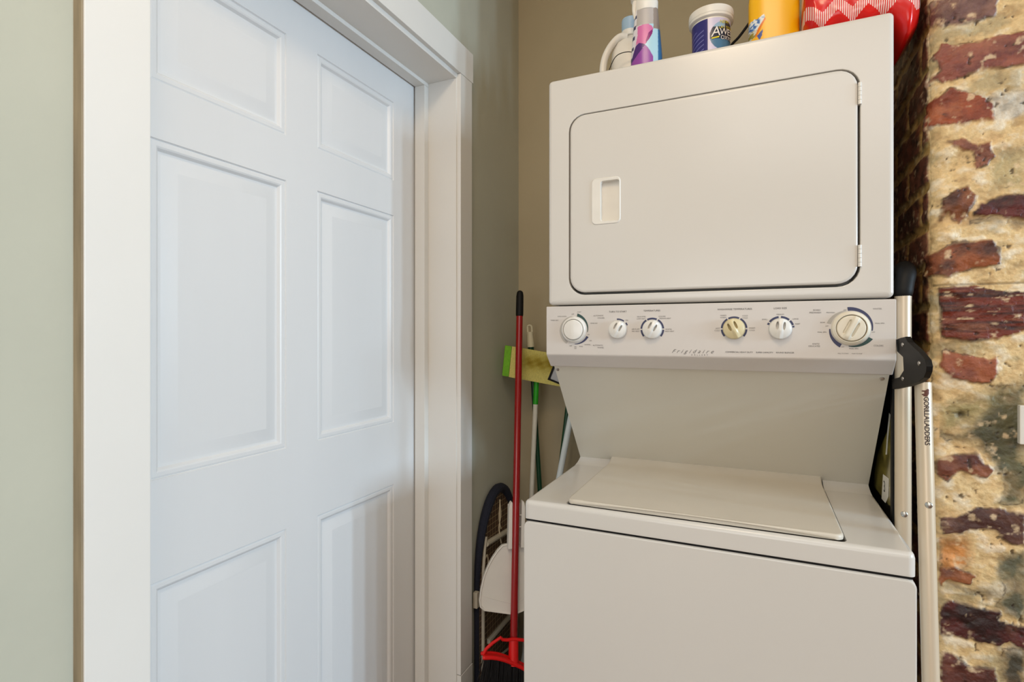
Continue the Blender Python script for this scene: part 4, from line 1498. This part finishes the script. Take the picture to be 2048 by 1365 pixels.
# ------------------------------------------------------------------ right gap: ladder, framed picture
def ladder():
    t = thing('folding_ladder', 'folded aluminium ladder with black hinge between laundry unit and brick wall', 'ladder', (0.262, 1.19, 0))
    XA = 0.2540
    topA = on_x(1806, 580, XA)
    RA = 0.0134
    bm = bmesh.new()
    tube(bm, [(XA, topA.y, 0.0), (XA, topA.y, topA.z - 0.12), (XA, topA.y, topA.z - 0.03), (XA, topA.y, topA.z)], [RA, RA, RA, RA * 1.05], 28)
    ra = obj('side_rail', bm, M['alu'], t)
    XB = 0.2690
    RB = 0.0126
    pt = on_x(1846, 765, XB); pb = on_x(1861.5, 1365, XB)
    dr = (pb - pt)
    foot = pt + dr * (pt.z / (pt.z - pb.z))
    bm = bmesh.new()
    tube(bm, [pt, foot], RB, 28)
    rb = obj('side_rail', bm, M['alu'], t)
    # black end grip above the left rail
    bm = bmesh.new()
    g = topA + Vector((0.006, 0.0, 0))
    tube(bm, smooth_path([topA + Vector((0, 0, -0.004)), topA + Vector((0.003, 0.004, 0.014)), topA + Vector((0.008, 0.014, 0.032)), topA + Vector((0.013, 0.05, 0.044)), topA + Vector((0.014, 0.10, 0.040))], 6), 0.0165, 20, True, True)
    obj('end_grip', bm, M['black'], t)
    # hinge plate
    XP = 0.2372
    pl = [(250, 490), (280, 480), (302, 474), (314, 505), (376, 560), (410, 600), (418, 635), (415, 665), (402, 700), (372, 722), (318, 742), (230, 762), (226, 706), (270, 700), (294, 662), (290, 582), (256, 556)]
    pts = [on_x(1700 + x / 2.73, 500 + y / 2.73, XP) for x, y in pl]
    bm = bmesh.new()
    prism(bm, pts, (0.0085, 0, 0), 0.0012)
    hb = obj('hinge_plate', bm, M['black'], t)
    for x, y in ((290, 518), (380, 620), (290, 704)):
        p = on_x(1700 + x / 2.73, 500 + y / 2.73, XP)
        bm = bmesh.new()
        tube(bm, [p + Vector((0.001, 0, 0)), p + Vector((-0.0014, 0, 0)), p + Vector((-0.0024, 0, 0))], [0.0040, 0.0038, 0.0020], 14)
        obj('bolt', bm, M['steel'], hb)
    # rivets
    for px, py, X, rail, q in ((1808.5, 1028, XA, ra, None), (1857.5, 1012, XB, rb, None)):
        p = on_x(px, py, X)
        ax = Vector((XA, topA.y, p.z)) if rail is ra else pt + dr * ((pt.z - p.z) / (pt.z - pb.z))
        vdir = Vector((-ax.x, -ax.y, 0)).normalized()
        sdir = Vector((-vdir.y, vdir.x, 0))
        off = (p - ax).dot(sdir)
        ax = ax + sdir * off + vdir * (math.sqrt(max((RA if rail is ra else RB) ** 2 - off ** 2, 0)) - 0.001)
        bm = bmesh.new()
        tube(bm, [ax, ax + vdir * 0.002, ax + vdir * 0.0035, ax + vdir * 0.0042], [0.0058, 0.0056, 0.0042, 0.0018], 18)
        obj('rivet', bm, M['steel'], rail)
    # maker's lettering down the right rail
    axis = dr.normalized()
    start = pt + dr * ((793 - 765) / 600.0)
    vdir = Vector((-pt.x, -pt.y, 0)).normalized()
    u0 = 0.30
    sdir = Vector((-vdir.y, vdir.x, 0))
    zc = 0.955
    def wrap(s0):
        def f(x, y):
            a = u0 + y / RB
            return start + axis * (s0 + x) + (vdir * math.cos(a) + sdir * math.sin(a)) * (RB + 0.0003)
        return f
    bm = bmesh.new()
    text_bm(bm, 'GORILLA', wrap(0.0005), 0.0108, 'LEFT', 0, 0.90, 0.0002, 0.0014)
    text_bm(bm, 'LADDERS', wrap(0.0415), 0.0108, 'LEFT', 0, 0.94, 0.0002, 0.0014)
    obj('maker_lettering', bm, mat('brown_black_print', (52, 34, 28), 0.5), rb, 0)
    bm = bmesh.new()
    f_ = wrap(-0.006)
    def f(x, y):
        p_ = f_(x, y)
        return p_ + vdir * 0.0004
    # small dark crouching emblem in front of the words
    def blob(cx, cz, rx, rz_, n=14):
        rows = [[bm.verts.new(f(cx + q * rx * math.cos(2 * math.pi * k / n), cz + q * rz_ * math.sin(2 * math.pi * k / n))) for k in range(n)] for q in (0.34, 0.67, 1.0)]
        bm.faces.new(rows[0])
        for ra_, rb_ in zip(rows, rows[1:]):
            for k in range(n):
                bm.faces.new((ra_[k], ra_[(k + 1) % n], rb_[(k + 1) % n], rb_[k]))
    blob(-0.0005, 0.0012, 0.0050, 0.0038); blob(-0.0046, 0.0030, 0.0026, 0.0024); blob(-0.0032, -0.0028, 0.0013, 0.0034); blob(0.0028, -0.0026, 0.0015, 0.0034); blob(0.0052, -0.0008, 0.0011, 0.0034)
    obj('emblem', bm, mat('rust_print', (96, 50, 34), 0.5), rb, 0)
    # rungs between the rails, low down and out of sight behind the washer
    bm = bmesh.new()
    for z in (0.28, 0.56):
        bm = bmesh.new()
        pB = pt + dr * ((pt.z - z) / (pt.z - pb.z))
        tube(bm, [(XA, topA.y, z), pB], 0.009, 12)
        obj('rung', bm, M['alu'], t)
ladder()

def picture():
    X = 0.2440
    t = thing('picture_frame', 'black framed picture with numbered sticker standing between washer and ladder', 'picture frame', (X, 1.52, 0))
    # frame stands on its edge in the gap, tipped a little
    c = on_x(1737, 985, X)       # lower far corner of the visible frame
    lo = on_x(1790, 1046, X)
    ang = math.atan2(lo.z - c.z, lo.y - c.y)
    y0, y1, z0, z1 = 1.285, 1.72, 0.935, 1.36
    # build upright: it rests on blocks of the machine out of sight, so carry it down to the floor
    zb = 0.0
    c0 = on_x(1742, 990, X)
    yfar = c0.y + 0.05
    bm = bmesh.new()
    th = 0.011
    b = 0.020
    zlow = c0.z - 0.004
    for (ya, yb, za, zb_) in ((1.272, 1.80, zlow - 0.022, zlow), (1.272, 1.80, 1.35, 1.37), (1.272, 1.290, zlow, 1.35), (1.782, 1.80, zlow, 1.35)):
        box(bm, (X - 0.003, ya, za), (X + th, yb, zb_), 0.0015)
    # feet of the easel back
    box(bm, (X + 0.004, 1.50, 0.0), (X + 0.010, 1.58, zlow - 0.02), 0.001)
    obj('frame', bm, M['black'], t)
    bm = bmesh.new()
    box(bm, (X + 0.002, 1.288, zlow - 0.002), (X + 0.006, 1.785, 1.354))
    pm = mat('black_mount', (14, 14, 12), 0.15, noise=0.3, nscale=16)
    o = obj('black_mount', bm, pm, t)
    bm = bmesh.new()
    bm.faces.new([bm.verts.new(on_x(px, py, X + 0.0016)) for px, py in ((1782, 832), (1774, 864), (1764, 888), (1756, 906), (1750, 938), (1747, 972), (1762, 992), (1784, 1018), (1785, 1020), (1785, 832))])
    obj('glass_reflection', bm, mat('olive_reflection', (150, 138, 66), 0.12, noise=0.6, nscale=34, coat=0.6), t, 0)  # olive reflection in the glass, laid on as a coloured patch
    # sticker
    q = [on_x(px, py, X + 0.0012) for px, py in ((1766, 949), (1778, 958), (1777, 994), (1771, 1007), (1763, 998))]
    bm = bmesh.new(); bm.faces.new([bm.verts.new(p) for p in q])
    s = obj('sticker', bm, mat('white_paper', (232, 230, 222), 0.6), t, 0)
    s['label'] = 'white sticker with a black 3'
    p = on_x(1768.5, 975, X + 0.0008)
    bm = bmesh.new()
    text_bm(bm, '3', lambda x, y: (X + 0.0008, p.y - x * 1.1, p.z + y), 0.034)
    obj('numeral', bm, M['ink_dark'], s, 0)
    # thin pale streak of reflected light, painted onto the glass
    bm = bmesh.new()
    q = [on_x(px, py, X + 0.0014) for px, py in ((1778, 826), (1781, 830), (1776, 880), (1774, 910), (1771, 910), (1774, 868))]
    bm.faces.new([bm.verts.new(v_) for v_ in q])
    obj('reflected_streak', bm, mat('pale_reflection', (206, 206, 200), 0.6), t, 0)
picture()

def switch():
    a = on_y(2038, 811, 1.243); b = on_y(2038, 889, 1.243)
    t = thing('switch_plate', 'white electrical plate on the brick wall at the right edge', 'electrical plate', (a.x + 0.035, 1.25, (a.z + b.z) / 2))
    bm = bmesh.new()
    box(bm, (a.x, 1.240, b.z), (a.x + 0.115, 1.252, a.z), 0.002)
    obj('plate', bm, M['white'], t)
    bm = bmesh.new()
    box(bm, (a.x + 0.05, 1.237, b.z + 0.02), (a.x + 0.065, 1.241, a.z - 0.02), 0.001)
    obj('toggle', bm, M['white'], t)
switch()
